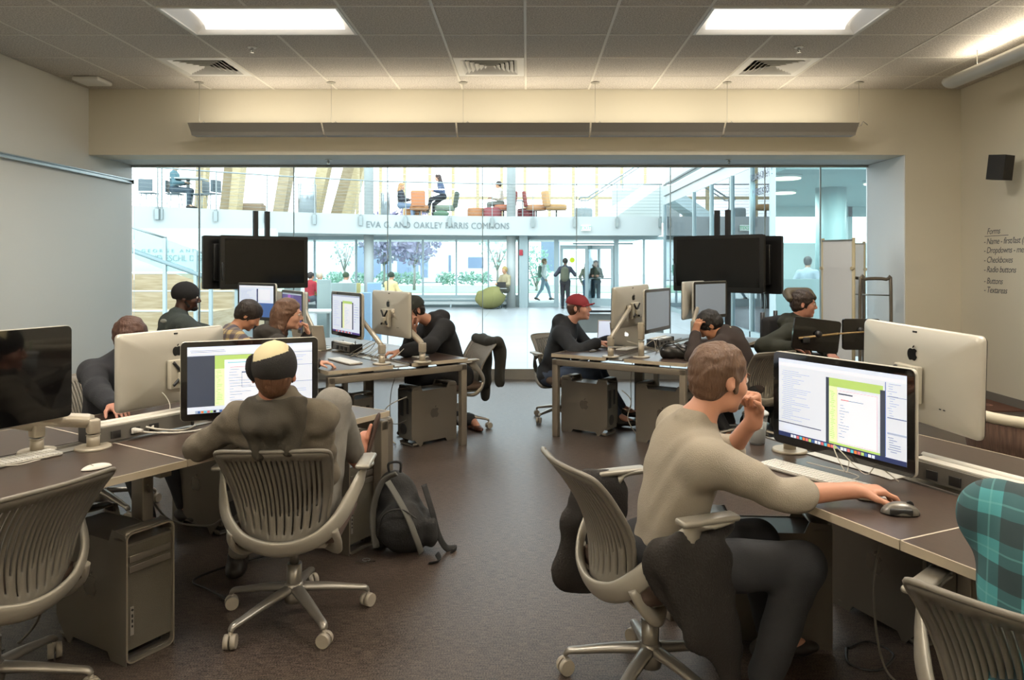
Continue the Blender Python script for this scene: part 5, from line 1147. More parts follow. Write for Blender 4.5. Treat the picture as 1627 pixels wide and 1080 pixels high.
# ---- dark haired person behind the silver monitor
p4 = Person('person with brown hair in a navy sweater, mostly hidden behind the silver monitor at left', (-2.62, 4.58, .48), (.844, -.536), (-2.44, 4.47, .97), (-2.36, 4.42, 1.10), (.8, -.5, -.35), (.2, -.1, 1), {'R': A(V((-2.20, 3.94, .785)), (-.6, -.7, -.2), (.75, -.6, 0), (0, 0, -1), .4), 'L': A(V((-1.95, 4.60, .785)), (.2, .8, -.4))}, {'R': (V((-2.15, 4.20, .1)), (.8, -.5, .8), (.8, -.5, 0)), 'L': (V((-2.05, 4.45, .1)), (.8, -.5, .8), (.8, -.5, 0))}, 'b98470', h=.0065)
p4.top('sweater', M('dark_navy_wool', '24262c', .9, bump=(200, .3)), .02, .93); p4.bottom('trousers', jeans_dark); p4.hair('4b3024', .014, h=.005, noise=.003); p4.shoes(shoe_dark)
# ---- man in the black beanie
p5 = Person('man in black beanie and dark green fleece jacket at the rear left desk', (-3.27, 6.74, .50), (.72, .68), (-3.20, 6.80, 1.06), (-3.145, 6.85, 1.235), (.93, .30, .05), (.1, 0, 1), {'R': A(V((-2.72, 6.92, .79)), (.4, -.8, -.5)), 'L': A(V((-2.78, 7.18, .79)), (-.5, .6, -.4))}, {'R': (V((-2.80, 6.9, .1)), (.7, .7, .8), (.7, .7, 0)), 'L': (V((-2.9, 7.1, .1)), (.7, .7, .8), (.7, .7, 0))}, '4a3026', h=.0065, sc=1.08)
p5.top('fleece_jacket', M('dark_grey_green_fleece', '3a4240', .95, bump=(150, .4)), .034, .95, collar=.03); p5.bottom('trousers', jeans_dark); p5.cap_hat(black_cloth, 1, 'beanie', lo=.055, brim=False)
MB().ball((0, 0, 0), (.03, .006, .018)).build('jacket_emblem', M('grey_thread', '8e9490', .8), p5.root).location = tuple(p5.neck-p5.sf*.14-p5.tu*.05+p5.sr*.07-p5.root.location)
F = Field(); F.ell(p5.hp(0, .062, -.088), p5.HR(), (.042, .042, .028), .01).cap(p5.hp(-.05, .03, -.07), p5.hp(-.06, .0, -.03), .014, .01, .01).cap(p5.hp(.05, .03, -.07), p5.hp(.06, .0, -.03), .014, .01, .01); mesh_obj('beard', F.mesh(.005, .001, 60), M('hair_1a1512', '1a1512', .8), p5.root); p5.eyes('1a1210', '1a1512')
# ---- person in blue and yellow plaid bending forward
p6 = Person('dark-haired person in blue and yellow plaid shirt bending over the rear left desk', (-2.66, 6.12, .48), (.78, .6), (-2.52, 6.33, .965), (-2.405, 6.40, 1.10), (.80, .25, -.60), (.55, .15, .80), {'R': A(V((-2.10, 6.30, .79)), (.3, -.8, -.3), None, (0, 0, -1), .5), 'L': A(V((-2.15, 6.62, .79)), (-.3, .8, -.3))}, {'R': (V((-2.3, 6.3, .1)), (.7, .7, .8), (.7, .7, 0)), 'L': (V((-2.4, 6.5, .1)), (.7, .7, .8), (.7, .7, 0))}, 'b98568', h=.0065)
p6.top('plaid_shirt', plaid_mat('blue_yellow_plaid', 'b39c6d', '2b3152', 'd9cba2', 15, .5), .020, .95, collar=.01); p6.bottom('trousers', jeans_dark); p6.hair('241a14', .016, ears=False, h=.005, noise=.0015, back=.012, forehead=.02)
# ---- woman with long hair
p7 = Person('woman with long brown hair and glasses, chin on her hand, at the rear left desk', (-2.06, 5.50, .48), (.80, .6), (-1.925, 5.66, .99), (-1.835, 5.70, 1.155), (.97, .14, .03), (.08, 0, 1), {'L': A(V((-1.735, 5.86, .985)), (.5, .6, -.8), (-.1, -.1, 1), (-.7, -.5, 0), (1.0, .9, .8, .8, .5)), 'R': A(V((-1.62, 5.71, .785)), (.2, -.9, -.4), (.98, .15, 0), (0, 0, -1), .35)}, {'R': (V((-1.65, 5.6, .1)), (.8, .6, .8), (.8, .6, 0)), 'L': (V((-1.8, 5.9, .1)), (.8, .6, .8), (.8, .6, 0))}, 'd09c82', h=.0055, female=True, sc=.96, neckr=.045)
p7.top('jacket', M('charcoal_brown_jacket', '2e2a26', .9, bump=(200, .3)), .018, .95, hood=True); p7.bottom('trousers', jeans_dark); p7.hair('5e4230', .013, ears=False, long=.34, h=.005, noise=.0025, forehead=-.004, sideburn=False); p7.eyes('4a4034', '6b4a32', 'b0a090')
# ---- man in the black hoodie behind the monitor
p8 = Person('man in black hoodie and dark cap leaning on the rear left desk behind a monitor', (-.66, 6.93, .50), (-.80, -.55), (-.86, 6.80, 1.02), (-1.03, 6.68, 1.12), (-.70, -.60, -.5), (-.3, -.2, .9), {'R': A(V((-1.02, 6.62, .95)), (-.3, .6, -.8), (-.2, -.3, .6), (.4, .5, .3), (.9, .9, .9, .9, .6)), 'L': A(V((-1.10, 6.38, .785)), (.5, -.8, -.3), (-.95, -.3, 0), (0, 0, -1), .6)}, {'L': (V((-1.0, 6.78, .08)), (-.6, -.4, .9), (-.8, -.5, 0)), 'R': (V((-.52, 6.98, .08)), (-.8, -.2, .6), (.5, -.85, 0))}, 'bd8a72', h=.0065, sc=1.04)
p8.top('hoodie', black_cloth, .026, .8, hood=True, seed=9); p8.bottom('trousers', black_cloth, .02); p8.cap_hat(M('dark_green_cap', '23261f', .8), 1, lo=.01); p8.hair('2a1f18', .006, under=.02); p8.shoes(M('brown_leather_shoe', '4a2c20', .4))
# ---- man in the red cap
p9 = Person('man in red baseball cap and black hooded jacket at the rear right desk', (.24, 7.38, .46), (.88, -.30), (.395, 7.24, .955), (.50, 7.20, 1.115), (.92, -.34, .10), (-.10, .02, 1), {'L': A(V((.80, 7.28, .80)), (-.3, .6, -.8), (.9, -.3, 0), (0, 0, -1), .5), 'R': A(V((.66, 7.02, .80)), (-.2, -.8, -.5), (.95, .2, 0), (0, 0, -1), .5)}, {'L': (V((.95, 7.45, .1)), (1, 0, .8), (.9, -.2, 0)), 'R': (V((.86, 7.05, .1)), (1, -.1, .8), (.9, -.3, 0))}, 'cf9a85', h=.0058, sc=1.04)
p9.top('jacket', M('black_hooded_jacket', '1e2126', .85, bump=(180, .3)), .024, .93, hood=True, seed=7)
F = Field(); c_ = p9.pelvis+(p9.neck-p9.pelvis)*.62; F.ell(c_+p9.sf*.075, (tuple(p9.sr), tuple(p9.sf), tuple(p9.tu)), (.075, .062, .20), .02); mesh_obj('t_shirt', F.mesh(.007, .002), M('grey_tee', 'a8a69c', .9), p9.root)
p9.bottom('jeans', jeans_blue); p9.hair('4a3226', .008, h=.005, under=.035, noise=.001); p9.cap_hat(M('dark_red_cap', '7c1f27', .8, bump=(200, .2)), 1, lo=.0, tilt=-.25, brim_up=1.5); p9.eyes('4a3a30', '4a3226'); p9.shoes(shoe_dark)
# ---- man resting his head
p10 = Person('dark-haired man in dark brown sweater resting his head on his arm, rear right desk', (1.93, 6.36, .50), (-.80, .55), (1.70, 6.42, .94), (1.585, 6.44, 1.01), (-.68, .25, -.75), (-.65, .15, .68), {'L': A(V((1.44, 6.36, .94)), (-.5, -.7, -.6), (.2, .1, 1), (.7, .4, 0), (.5, .5, .5, .5, .4)), 'R': A(V((1.45, 6.75, .79)), (.3, .8, -.3), (-1, -.2, 0))}, {'L': (V((1.72, 6.42, .1)), (-.7, .5, .9), (-.7, .5, 0)), 'R': (V((1.85, 6.75, .1)), (-.7, .5, .9), (-.7, .5, 0))}, 'b07c5e', h=.0058, sc=1.03)
p10.top('sweater', M('dark_brown_sweater', '2e2420', .92, bump=(200, .4)), .022, .93, seed=13); p10.bottom('trousers', black_cloth); p10.hair('17120f', .013, ears=False, h=.005, noise=.002)
F = Field()
for a_ in range(8): t0, t1 = a_*math.pi/4, (a_+1)*math.pi/4; n_ = p10.neck+p10.tu*.022; F.cap(n_+(p10.sr*math.cos(t0)+p10.sf*math.sin(t0))*.07, n_+(p10.sr*math.cos(t1)+p10.sf*math.sin(t1))*.07, .014, None, .012)
mesh_obj('shirt_collar', F.mesh(.006), M('cream_collar', 'cfc6a6', .8), p10.root)
# ---- wheelchair user
p11 = Person('young man with glasses in dark olive hooded jacket sitting in a power wheelchair', (2.45, 6.75, .55), (.55, -.45), (2.40, 6.64, 1.03), (2.455, 6.60, 1.185), (.93, -.30, .0), (.06, 0, 1), {'R': A(V((2.27, 6.36, .83)), (-.9, -.3, -.5), (.85, -.2, 0), (0, 0, -1), .5), 'L': A(V((2.62, 6.42, .76)), (.9, .5, -.8))}, {'R': (V((2.55, 6.25, .2)), (.3, -.8, .8), (.5, -.8, 0)), 'L': (V((2.75, 6.35, .2)), (.3, -.8, .8), (.5, -.8, 0))}, 'c48d78', h=.0056, sc=.98)
p11.top('hooded_jacket', M('dark_olive_camouflage', '2d2f26', .9, var=('202219', 11)), .028, .93, hood=True, seed=17); p11.bottom('trousers', black_cloth); p11.hair('2b1d15', .013, h=.005); p11.eyes('3a2a20', '2b1d15', '9a9aa0'); p11.shoes(shoe_dark)
# ================================================================ things on the desks
m_wpl = M('white_peripheral_plastic', 'd9d5ca', .4); m_key = M('white_keys', 'e2dfd6', .5); m_cord = M('white_cord', 'cfcabd', .5); m_cordg = M('grey_cord', '77736a', .5)
def power(loc, ang, label, L=.42):
    t = thing('power_module', label, 'power outlet box', (loc[0], loc[1], DT+.012), ang)
    MB().prism([(-.055, 0), (.055, 0), (.05, .045), (.02, .062), (-.05, .062)], L, mat=Matrix(((0, 0, 1, -L/2), (1, 0, 0, 0), (0, 1, 0, 0), (0, 0, 0, 1)))).build('body', M('grey_power_housing', '5d5a54', .5), t)
    MB().cyl((-L/2-.01, .03, .066), (L/2+.01, .03, .066), .014, n=14).box((0, -.01, .066), (L, .05, .006)).build('top_rail', m_wpl, t)
    for sx in (-1, 1): MB().box((sx*(L/2+.008), 0, .034), (.014, .125, .075), bev=.006).build('end_cap', m_dark, t)
    o = MB()
    for k in range(3):
        for sy in (-1, 1): MB().box((-L/2+.09+k*.09, sy*.056, .026), (.045, .006, .034), bev=.002).build('outlet', M('dark_outlet', '1d1c1b', .5), t)
    return t
u1 = math.atan2(.844, .536)
power((-1.83, 3.50), u1, 'grey power outlet box with two white plugs on the front left desk', .46); power((-1.66, 6.82), math.radians(128), 'dark power outlet box in the middle of the rear left desk', .38)
power((1.30, 7.25), math.atan2(.847, .532), 'dark power outlet box in the middle of the rear right desk', .38); power((1.60, 2.56), math.atan2(-.91, .415), 'grey power outlet box with three sockets on the front right desk', .55)
def keyboard(x, y, ang, label, w_=.43, numeric=True):
    t = thing('keyboard', label, 'keyboard', (x, y, DT), ang); MB().box((0, 0, .006), (w_, .115, .010), bev=.004).build('base', M('aluminium_keyboard_base', 'b9b6ad', .4, .4), t)
    k = MB(); n = int(w_/.0195)
    for r in range(6):
        for c in range(n):
            if r == 0 and 4 <= c <= 8: continue
            k.box((-w_/2+.012+c*.0195, -.046+r*.0184, .0125), (.0165, .0155, .004))
    if n > 9: k.box((-w_/2+.012+6*.0195, -.046, .0125), (.095, .0155, .004))
    k.build('keys', m_key, t); return t
keyboard(-1.50, 6.10, math.radians(128), 'white keyboard beside the woman\'s hand on the rear left desk'); keyboard(-1.02, 6.50, math.radians(128), 'white keyboard near the hand of the black-hoodie man')
keyboard(-2.05, 6.72, math.radians(128), 'white keyboard below the purple screen'); keyboard(.98, 7.05, math.radians(58), 'white keyboard beneath the first silver monitor on the rear right desk'); keyboard(1.50, 6.78, math.radians(58), 'white keyboard beside the black handbag')
keyboard(1.08, 2.82, math.atan2(-.91, .415)+.15, 'white keyboard beside the beige sleeve on the front right desk'); keyboard(-2.12, 2.98, u1, 'white keyboard at the left picture edge under the black monitor'); keyboard(-1.98, 3.82, u1, 'white keyboard behind the power box under the silver monitor')
def mouse(x, y, ang, label, mats, dark=False):
    t = thing('computer_mouse', label, 'computer mouse', (x, y, DT), ang); F = Field(); R = ((1, 0, 0), (0, 1, 0), (0, 0, 1))
    if not dark:
        F.ell((x, y, DT), ((math.cos(ang), math.sin(ang), 0), (-math.sin(ang), math.cos(ang), 0), (0, 0, 1)), (.030, .057, .020), .01); F.cut((x, y, DT+.002), (0, 0, -1)); o = mesh_obj('shell', F.mesh(.003), mats, t); o.rotation_euler.z = 0
    else:
        F.ell((x, y, DT), ((math.cos(ang), math.sin(ang), 0), (-math.sin(ang), math.cos(ang), 0), (0, 0, 1)), (.036, .060, .040), .01); F.cut((x, y, DT+.002), (0, 0, -1)); o = mesh_obj('shell', F.mesh(.003), mats, t)
    o.matrix_parent_inverse = Matrix.Rotation(-ang, 4, 'Z')
    if dark:
        MB().cyl((-.006, .028, .033), (.006, .028, .033), .011, n=14).build('scroll_wheel', m_tin, t); MB().box((.028, -.005, .014), (.012, .07, .022), bev=.006).box((-.028, -.005, .014), (.012, .07, .022), bev=.006).build('side_grip', m_dark, t)
    else: MB().box((0, .02, .0195), (.05, .0015, .0015)).build('button_line', m_cordg, t)
mouse(-1.70, 2.93, math.radians(140), 'flat white mouse alone on the front left desk', m_wpl); mouse(1.205, 2.40, math.radians(-100), 'grey and black mouse just before the man\'s hand on the front right desk', M('dark_silver_plastic', '6d6a64', .3, .4), True)
mouse(1.185, 2.545, math.radians(-100), 'white mouse under the beige-sweater man\'s fingers', m_wpl); mouse(.60, 6.80, math.radians(-30), 'small dark mouse at the corner of the rear right desk', M('brown_grey_plastic', '5c574e', .4)); mouse(-2.32, 7.25, 1, 'dark mouse behind the silver stand on the rear left desk', m_blk)
def laptop(x, y, ang, label, op=105):
    t = thing('laptop', label, 'laptop', (x, y, DT), ang); MB().box((0, 0, .010), (.33, .23, .016), bev=.005).build('base', m_alu, t); MB().box((0, -.01, .0185), (.27, .10, .001)).build('keys', m_blk, t)
    a = math.radians(op); R = Matrix.Translation((0, .115, .018)) @ Matrix.Rotation(math.pi-a, 4, 'X')
    R = Matrix.Translation((0, .115, .018)) @ Matrix.Rotation(math.radians(op-90)*-1, 4, 'X')
    l = MB().box((0, 0, .115), (.33, .008, .23), mat=R, bev=.003).build('lid', m_alu, t); MB().quad((-.155, -.0046, .012), (.155, -.0046, .012), (.155, -.0046, .218), (-.155, -.0046, .218), mat=R).build('screen', SC['panel'], t)
    xf(apple(.045), R @ Matrix.Translation((0, .0042, .12))).build('logo', M('white_glow_emblem', 'f2f4f4', .3, emit=.8), t)
laptop(-1.98, 6.98, math.radians(128)-math.pi/2+math.pi*1.0-.9, 'open grey laptop with glowing emblem on the rear left desk'); laptop(1.02, 7.22, math.radians(150), 'open dark grey laptop behind the first arm on the rear right desk'); laptop(.80, 7.20, math.radians(-22), 'thin silver laptop under the hands of the red-capped man', 100)
# cup
t = thing('plastic_cup', 'clear plastic cup with domed rim and green straw by the beige-sweater man', 'drink cup', (1.03, 3.33, DT))
cg = glass_mat('clear_cup_plastic', (.93, .95, .95), 1.0, .22, (.85, .86, .85)); MB().lathe([(.032, 0), (.034, .01), (.046, .135), (.044, .135), (.031, .012)], 28).build('cup_body', cg, t)
MB().lathe([(.050, .133), (.050, .142), (.046, .146), (.040, .15), (.020, .152), (.0, .152)], 28).build('lid', M('white_clear_lid', 'd7dad8', .3), t); MB().cyl((0, 0, .03), (.012, .0, .225), .0038, n=10).build('straw', M('green_straw', '2fa34c', .4), t)
MB().cyl((0, 0, .012), (0, 0, .10), .033, .041, 24).build('drink', M('milky_ice_drink', 'b9bdb8', .3), t); MB().box((.0, -.0435, .085), (.022, .001, .018)).build('mark', M('pale_logo_print', 'eef1ee', .5), t)
# handbag
t = thing('handbag', 'small black leather handbag on the rear right desk', 'handbag', (1.27, 6.33, DT), math.radians(-12)); F = Field(); c_ = V((1.27, 6.33, DT+.06))
F.cap(c_-V((.09, -.01, .015)), c_+V((.09, -.01, -.015)), .052, .055, .03).cap(c_-V((.06, 0, -.01)), c_+V((.06, 0, .01)), .05, None, .03).cut((0, 0, DT+.002), (0, 0, -1)); bo = mesh_obj('pouch', F.mesh(.005, .003, 40), M('black_leather', '1b1a18', .3), t); bo.matrix_parent_inverse = Matrix.Rotation(math.radians(12), 4, 'Z')
MB().tube([(-.11, -.02, .03), (-.11, -.03, .10), (-.05, -.05, .135), (.03, -.055, .09), (.10, -.05, .02)], .006, 8, smoothpts=5).build('strap', MATS['black_leather'], t)
# magazines in the tray, paper
t = thing('magazine', 'colourful magazine lying on the tray of the front right desk', 'magazine', (1.585, 2.93, DT+.002), math.atan2(-.91, .415)); MB().box((0, 0, .008), (.34, .13, .012)).build('pages', m_wpl, t)
rn = random.Random(3); keys_ = ['orange', 'teal', 'lite', 'purple', 'red', 'pale']; b = MB()
for i in range(28): x, y = rn.uniform(-.15, .15), rn.uniform(-.05, .05); b.box((x, y, .0145+.0001*i), (rn.uniform(.02, .05), rn.uniform(.01, .03), .0008), i % 6)
b.build('cover_print', [M('print_'+k, c, .6) for k, c in (('orange', 'c99a4a'), ('blue', '7a8fb5'), ('white', 'e2ddd0'), ('mauve', '9a7fa5'), ('red', 'b5655a'), ('yellow', 'd5c872'))], t)
t = thing('paper_sheet', 'white sheet of paper beside the cables on the front right desk', 'paper', (1.31, 2.98, DT+.002), math.atan2(-.91, .415)); MB().box((0, 0, .001), (.42, .09, .002)).build('sheet', m_wpl, t)
# ---- cables
def cord(name, pts, r, mat_, label, smooth=8): o = MB().tube(pts, r, 7, smoothpts=smooth).build(name, mat_); tag(o, label, 'cable'); return o
Dp = lambda px, py, z=DT+.012: G(px, py, z)
cord('white_cable', [G(214, 684, DT+.04), G(240, 687, DT+.02), G(285, 687, DT+.006), G(320, 682, DT+.006), G(345, 672, DT+.006)], .0045, m_cord, 'lower white power cord running right from the outlet box on the front left desk')
cord('white_cable', [G(232, 678, DT+.045), G(255, 682, DT+.03), G(290, 683, DT+.006), G(310, 676, DT+.006)], .0045, m_cord, 'upper white power cord running right from the outlet box on the front left desk')
for a_, b_, l in ((214, 684, 'lower'), (232, 678, 'upper')):
    p = G(a_, b_, DT+.04); o = MB().cyl(p, p+V((.035, .004, .0)), .014, .007, 12).box(tuple(p-V((.004, 0, 0))), (.012, .026, .026), bev=.004).build('power_plug', m_wpl); tag(o, 'white plug in the outlet box, %s of the two' % l, 'plug')
cord('usb_cable', [V((-1.93, 3.82, .90)), V((-1.86, 3.80, .88)), V((-1.80, 3.74, .82)), V((-1.84, 3.70, .77)), V((-1.70, 3.66, .752))], .0022, m_cord, 'thin white cable plugged into the back of the silver monitor at front left')
cord('usb_cable', [V((-2.16, 2.86, .90)), V((-2.10, 2.84, .80)), V((-2.04, 2.93, .752)), V((-1.98, 3.02, .752))], .0022, m_cord, 'thin white cable hanging under the black monitor at the left edge')
cord('desk_cable', [V((1.24, 2.86, .80)), V((1.20, 2.80, .762)), V((1.18, 2.86, .85)), V((1.26, 2.78, .762)), V((1.29, 2.74, .80)), V((1.34, 2.68, .762))], .0022, m_cord, 'white cable looping under the code monitor, nearest the bottom edge'); cord('desk_cable', [V((1.12, 2.98, .752)), V((1.16, 2.92, .752)), V((1.22, 2.84, .752)), V((1.24, 2.78, .752)), V((1.20, 2.74, .752))], .0022, m_cord, 'white cable lying in an arc beside the keyboard on the front right desk')
rn = random.Random(11)
for i, (c, l, mm) in enumerate((((-1.38, 6.42), 'rear left desk, nearest the middle screen', m_cord), ((-1.18, 6.30), 'rear left desk, between the two silver stands', m_cord), ((-1.55, 6.62), 'rear left desk, beside the outlet box', m_cordg), ((1.05, 6.75), 'rear right desk, between the silver stands', m_cord), ((1.35, 7.0), 'rear right desk, beside the handbag', m_cordg))):
    pts = [V((c[0]+rn.uniform(-.16, .16), c[1]+rn.uniform(-.16, .16), DT+.012+(.10 if k in (1, 4) else 0.0))) for k in range(7)]; cord('desk_cable', pts, .003, mm, 'tangled cable on the '+l)
cord('tower_cable', [V((-1.02, 6.28, .42)), V((-1.18, 6.22, .34)), V((-1.24, 6.25, .15)), V((-1.12, 6.30, .02)), V((-1.20, 6.45, .012)), V((-1.4, 6.6, .012))], .0045, m_cord, 'white cable looping from the tower under the rear left desk'); cord('tower_cable', [V((-1.02, 6.30, .22)), V((-1.14, 6.25, .21)), V((-1.16, 6.32, .45)), V((-1.10, 6.40, .68))], .0035, m_cordg, 'grey cable rising from the tower under the rear left desk')
cord('tower_cable', [V((.84, 6.62, .42)), V((.92, 6.60, .33)), V((.90, 6.66, .16)), V((.98, 6.66, .02)), V((1.06, 6.80, .012))], .0045, m_cord, 'white cable looping between the two towers of the rear right desk'); cord('tower_cable', [V((.85, 6.64, .25)), V((.92, 6.62, .26)), V((.93, 6.68, .50)), V((.96, 6.75, .68))], .0035, m_cordg, 'grey cable rising between the two towers of the rear right desk')
cord('floor_cable', [G(235, 770, .62), G(245, 800, .45), G(275, 828, .25), G(330, 835, .20), G(352, 825, .25)], .005, m_cordg, 'grey cable hanging under the front left desk behind the chair'); cord('floor_cable', [V((-1.30, 3.35, .012)), V((-1.5, 3.50, .012)), V((-1.62, 3.62, .012)), V((-1.45, 3.85, .012)), V((-1.3, 3.95, .012))], .006, m_blk, 'black cable on the carpet between tower and chair at front left')
cord('floor_cable', [V((1.26, 2.62, .62)), V((1.25, 2.68, .40)), V((1.30, 2.74, .12)), V((1.36, 2.72, .012)), V((1.50, 2.60, .012))], .0045, m_cordg, 'grey cable dropping from the front right desk beside the tower'); cord('floor_cable', [G(1345, 1030), G(1350, 1055), G(1395, 1065), G(1420, 1040), G(1380, 1020), G(1348, 1030)], .006, m_blk, 'black cable loop on the carpet by the bottom right chair'); cord('floor_cable', [G(0, 1035), G(30, 1020), G(60, 985, .10), G(75, 930, .35)], .005, m_cordg, 'pale cable under the chair at the left picture edge')
# ---- backpack and keys
b0 = G(640, 885); t = thing('backpack', 'black and grey backpack standing on the carpet beside the tower', 'backpack', (b0.x, b0.y+.10, 0), 0); F = Field(); c = V((b0.x, b0.y+.10, 0)); R = ((.97, .2, 0), (-.2, .97, 0), (0, 0, 1)); lean = V((-.16, .05, .42))
F.cap(c+V((0, 0, .12)), c+V((-.06, .02, .32)), .145, .105, .05, flat=V((-.2, .97, 0)), ff=.75).ell(c+V((-.01, -.08, .16)), R, (.125, .07, .13), .03).ell(c+V((.14, -.02, .12)), R, (.04, .07, .10), .03).ell(c+V((-.13, -.02, .11)), R, (.04, .07, .10), .03).cut((0, 0, .004), (0, 0, -1))
bm_ = M('black_pack_nylon', '242424', .8, bump=(120, .4)); mesh_obj('main_bag', F.mesh(.007, .004, 22, 3), bm_, t, smooth=2)
bp = MB().tube([(-.14, -.10, .05), (-.165, -.07, .22), (-.12, -.06, .38), (-.04, -.06, .43)], .012, 8, sx=1.8, sy=.6, smoothpts=6).build('side_panel', M('grey_pack_fabric', '5b5a55', .8), t)
MB().tube([(-.08, -.10, .40), (.02, -.15, .26), (.08, -.16, .12), (.10, -.12, .03)], .009, 8, sx=2.0, sy=.5, smoothpts=6).build('strap', M('grey_pack_fabric', '5b5a55', .8), t); MB().tube([(.10, -.02, .36), (.15, -.05, .22), (.18, -.04, .10), (.22, -.02, .02), (.27, 0, .008), (.25, -.05, .008)], .010, 8, sx=1.8, sy=.5, smoothpts=6).build('strap', bm_, t)
MB().tube([(.18, -.10, .02), (.20, -.16, .008), (.15, -.20, .008)], .008, 6, sx=1.8, sy=.4, smoothpts=5).build('strap', bm_, t); MB().tube([(-.09, .0, .42), (-.09, -.01, .47), (-.03, -.01, .475), (-.03, 0, .42)], .007, 8, smoothpts=5).build('haul_loop', bm_, t)
MB().tube([(-.13, -.125, .12), (-.09, -.15, .24), (.0, -.155, .27), (.08, -.15, .22)], .004, 6, smoothpts=6).build('zipper', m_tin, t)
k0 = G(582, 890); t = thing('key_bunch', 'small bunch of keys lying on the carpet left of the backpack', 'keys', (k0.x, k0.y, 0)); MB().tube([(.02*math.cos(a), .02*math.sin(a), .004) for a in [i*math.pi/6 for i in range(13)]], .0015, 5).build('key_ring', m_rail, t)
for i in range(3): a = i*.7-2.2; MB().box((.045*math.cos(a), .045*math.sin(a), .004+i*.002), (.045, .008, .002), mat=Matrix.Identity(4)).build('key', M('chrome', 'c8c8c4', .2, 1), t)
# ---- jackets
def cloth(name, label, caps, mat_, cat='jacket', h=.009, noise=.005, seed=2, nf=20, emb=None):
    F = Field(); c0 = V(caps[0][0])
    for (a, b, ra, rb, n_, ff) in caps: F.cap(V(a), V(b), ra, rb, .035, flat=unit(n_) if n_ else None, ff=ff)
    t = thing(name, label, cat, (c0.x, c0.y, 0)); mesh_obj('fabric', F.mesh(h, noise, nf, seed), mat_, t, smooth=2)
    if emb: emb(t)
    return t
mj = M('black_waxed_jacket', '211d1a', .75, bump=(150, .4)); fB = V((.93, .35, 0)).normalized(); rB = V((fB.y, -fB.x, 0)); oB = V((.45, 2.72, 0))
P_ = lambda f_, r_, z: oB+fB*f_+rB*r_+V((0, 0, z))
cloth('jacket', 'black jacket draped over the arm of the beige-sweater man\'s chair', [(P_(-.12, .26, .60), P_(.13, .27, .66), .045, .045, rB, .5), (P_(-.04, .29, .58), P_(.03, .31, .36), .10, .09, rB, .25), (P_(.06, .30, .56), P_(.13, .32, .13), .085, .045, rB, .28), (P_(-.11, .25, .56), P_(-.02, .28, .40), .06, .07, rB, .3)], mj, noise=.004)
cloth('jacket', 'black jacket sleeve and side hanging at the far side of the beige-sweater man\'s chair', [(P_(-.10, -.30, .62), P_(-.16, -.32, .34), .10, .09, rB, .4), (P_(-.02, -.31, .60), P_(-.08, -.33, .30), .10, .08, rB, .4)], mj, seed=5)
gB = V((-.68, 6.98, 0)); fG = V((-.80, -.55, 0)).normalized(); rG = V((fG.y, -fG.x, 0)); Q_ = lambda f_, r_, z: gB+fG*f_+rG*r_+V((0, 0, z))
cloth('jacket', 'dark olive jacket hung over the back of the chair by the glass wall', [(Q_(-.36, -.20, .80), Q_(-.36, .20, .80), .055, .055, None, 1), (Q_(-.40, -.16, .72), Q_(-.38, -.18, .45), .10, .08, fG, .4), (Q_(-.41, .12, .72), Q_(-.39, .10, .42), .11, .10, fG, .4), (Q_(-.40, .14, .78), Q_(-.44, .17, .50), .05, .05, None, 1), (Q_(-.44, .17, .50), Q_(-.44, .18, .22), .05, .045, None, 1)], M('dark_olive_jacket', '2b2a24', .85, bump=(150, .4)), seed=8)
# ---- rolling boards and rack by the right reveal
m_wb = M('white_board_surface', 'eceff0', .25, coat=.3); m_bp = M('cream_board_post', 'c8bd9c', .5)
def board(a, b, ztop, label, post=True):
    a, b = V(a), V(b); d = b-a; L = d.length; t = thing('whiteboard', label, 'whiteboard', (a.x, a.y, 0), math.atan2(d.y, d.x)); MB().box((L/2, 0, (ztop+.35)/2), (L, .03, ztop-.35)).build('panel', m_wb, t)
    MB().box((L/2, 0, ztop), (L, .04, .02)).build('top_rail', m_al, t)
    for x in (0, L):
        if x or post: MB().cyl((x, 0, .05), (x, 0, ztop+.03), .02, n=12).build('post', m_bp, t)
        MB().box((x, 0, .05), (.05, .5, .04)).build('foot', m_bp, t)
    for x in (0, L): MB().cyl((x-.0, -.04, ztop-.33), (x, .0, ztop-.33), .02, n=12).build('clamp', m_bp, t)
board((3.60, 9.05, 0), (3.82, 8.70, 0), 1.82, 'white rolling board set at an angle beside the white reveal'); board((3.98, 9.55, 0), (4.35, 9.60, 0), 1.80, 'grey-white board behind the angled one by the white reveal', False)
t = thing('rack_cart', 'brown metal loop cart standing by the right reveal', 'cart', (4.05, 8.75, 0)); mr = M('brown_metal_tube', '6f675c', .4, .5)
for y, x0 in ((0, -.13), (.55, -.20)): MB().tube([(x0, y, .05), (x0, y, 1.28), (x0+.05, y, 1.36), (x0+.31, y, 1.36), (x0+.36, y, 1.28), (x0+.36, y, .05)], .02, 10, smoothpts=4).build('loop', mr, t)
MB().tube([(-.13, 0, 1.18), (.23, 0, 1.17)], .008, 8).tube([(-.13, 0, 1.18), (-.20, .55, 1.18)], .008, 8).build('crossbar', m_rail, t); MB().box((.03, .27, .10), (.40, .6, .04)).build('shelf', mr, t)
for x in (-.13, .2):
    for y in (0, .5): MB().cyl((x-.012, y, .04), (x+.012, y, .04), .04, n=16).build('wheel', m_blk, t)
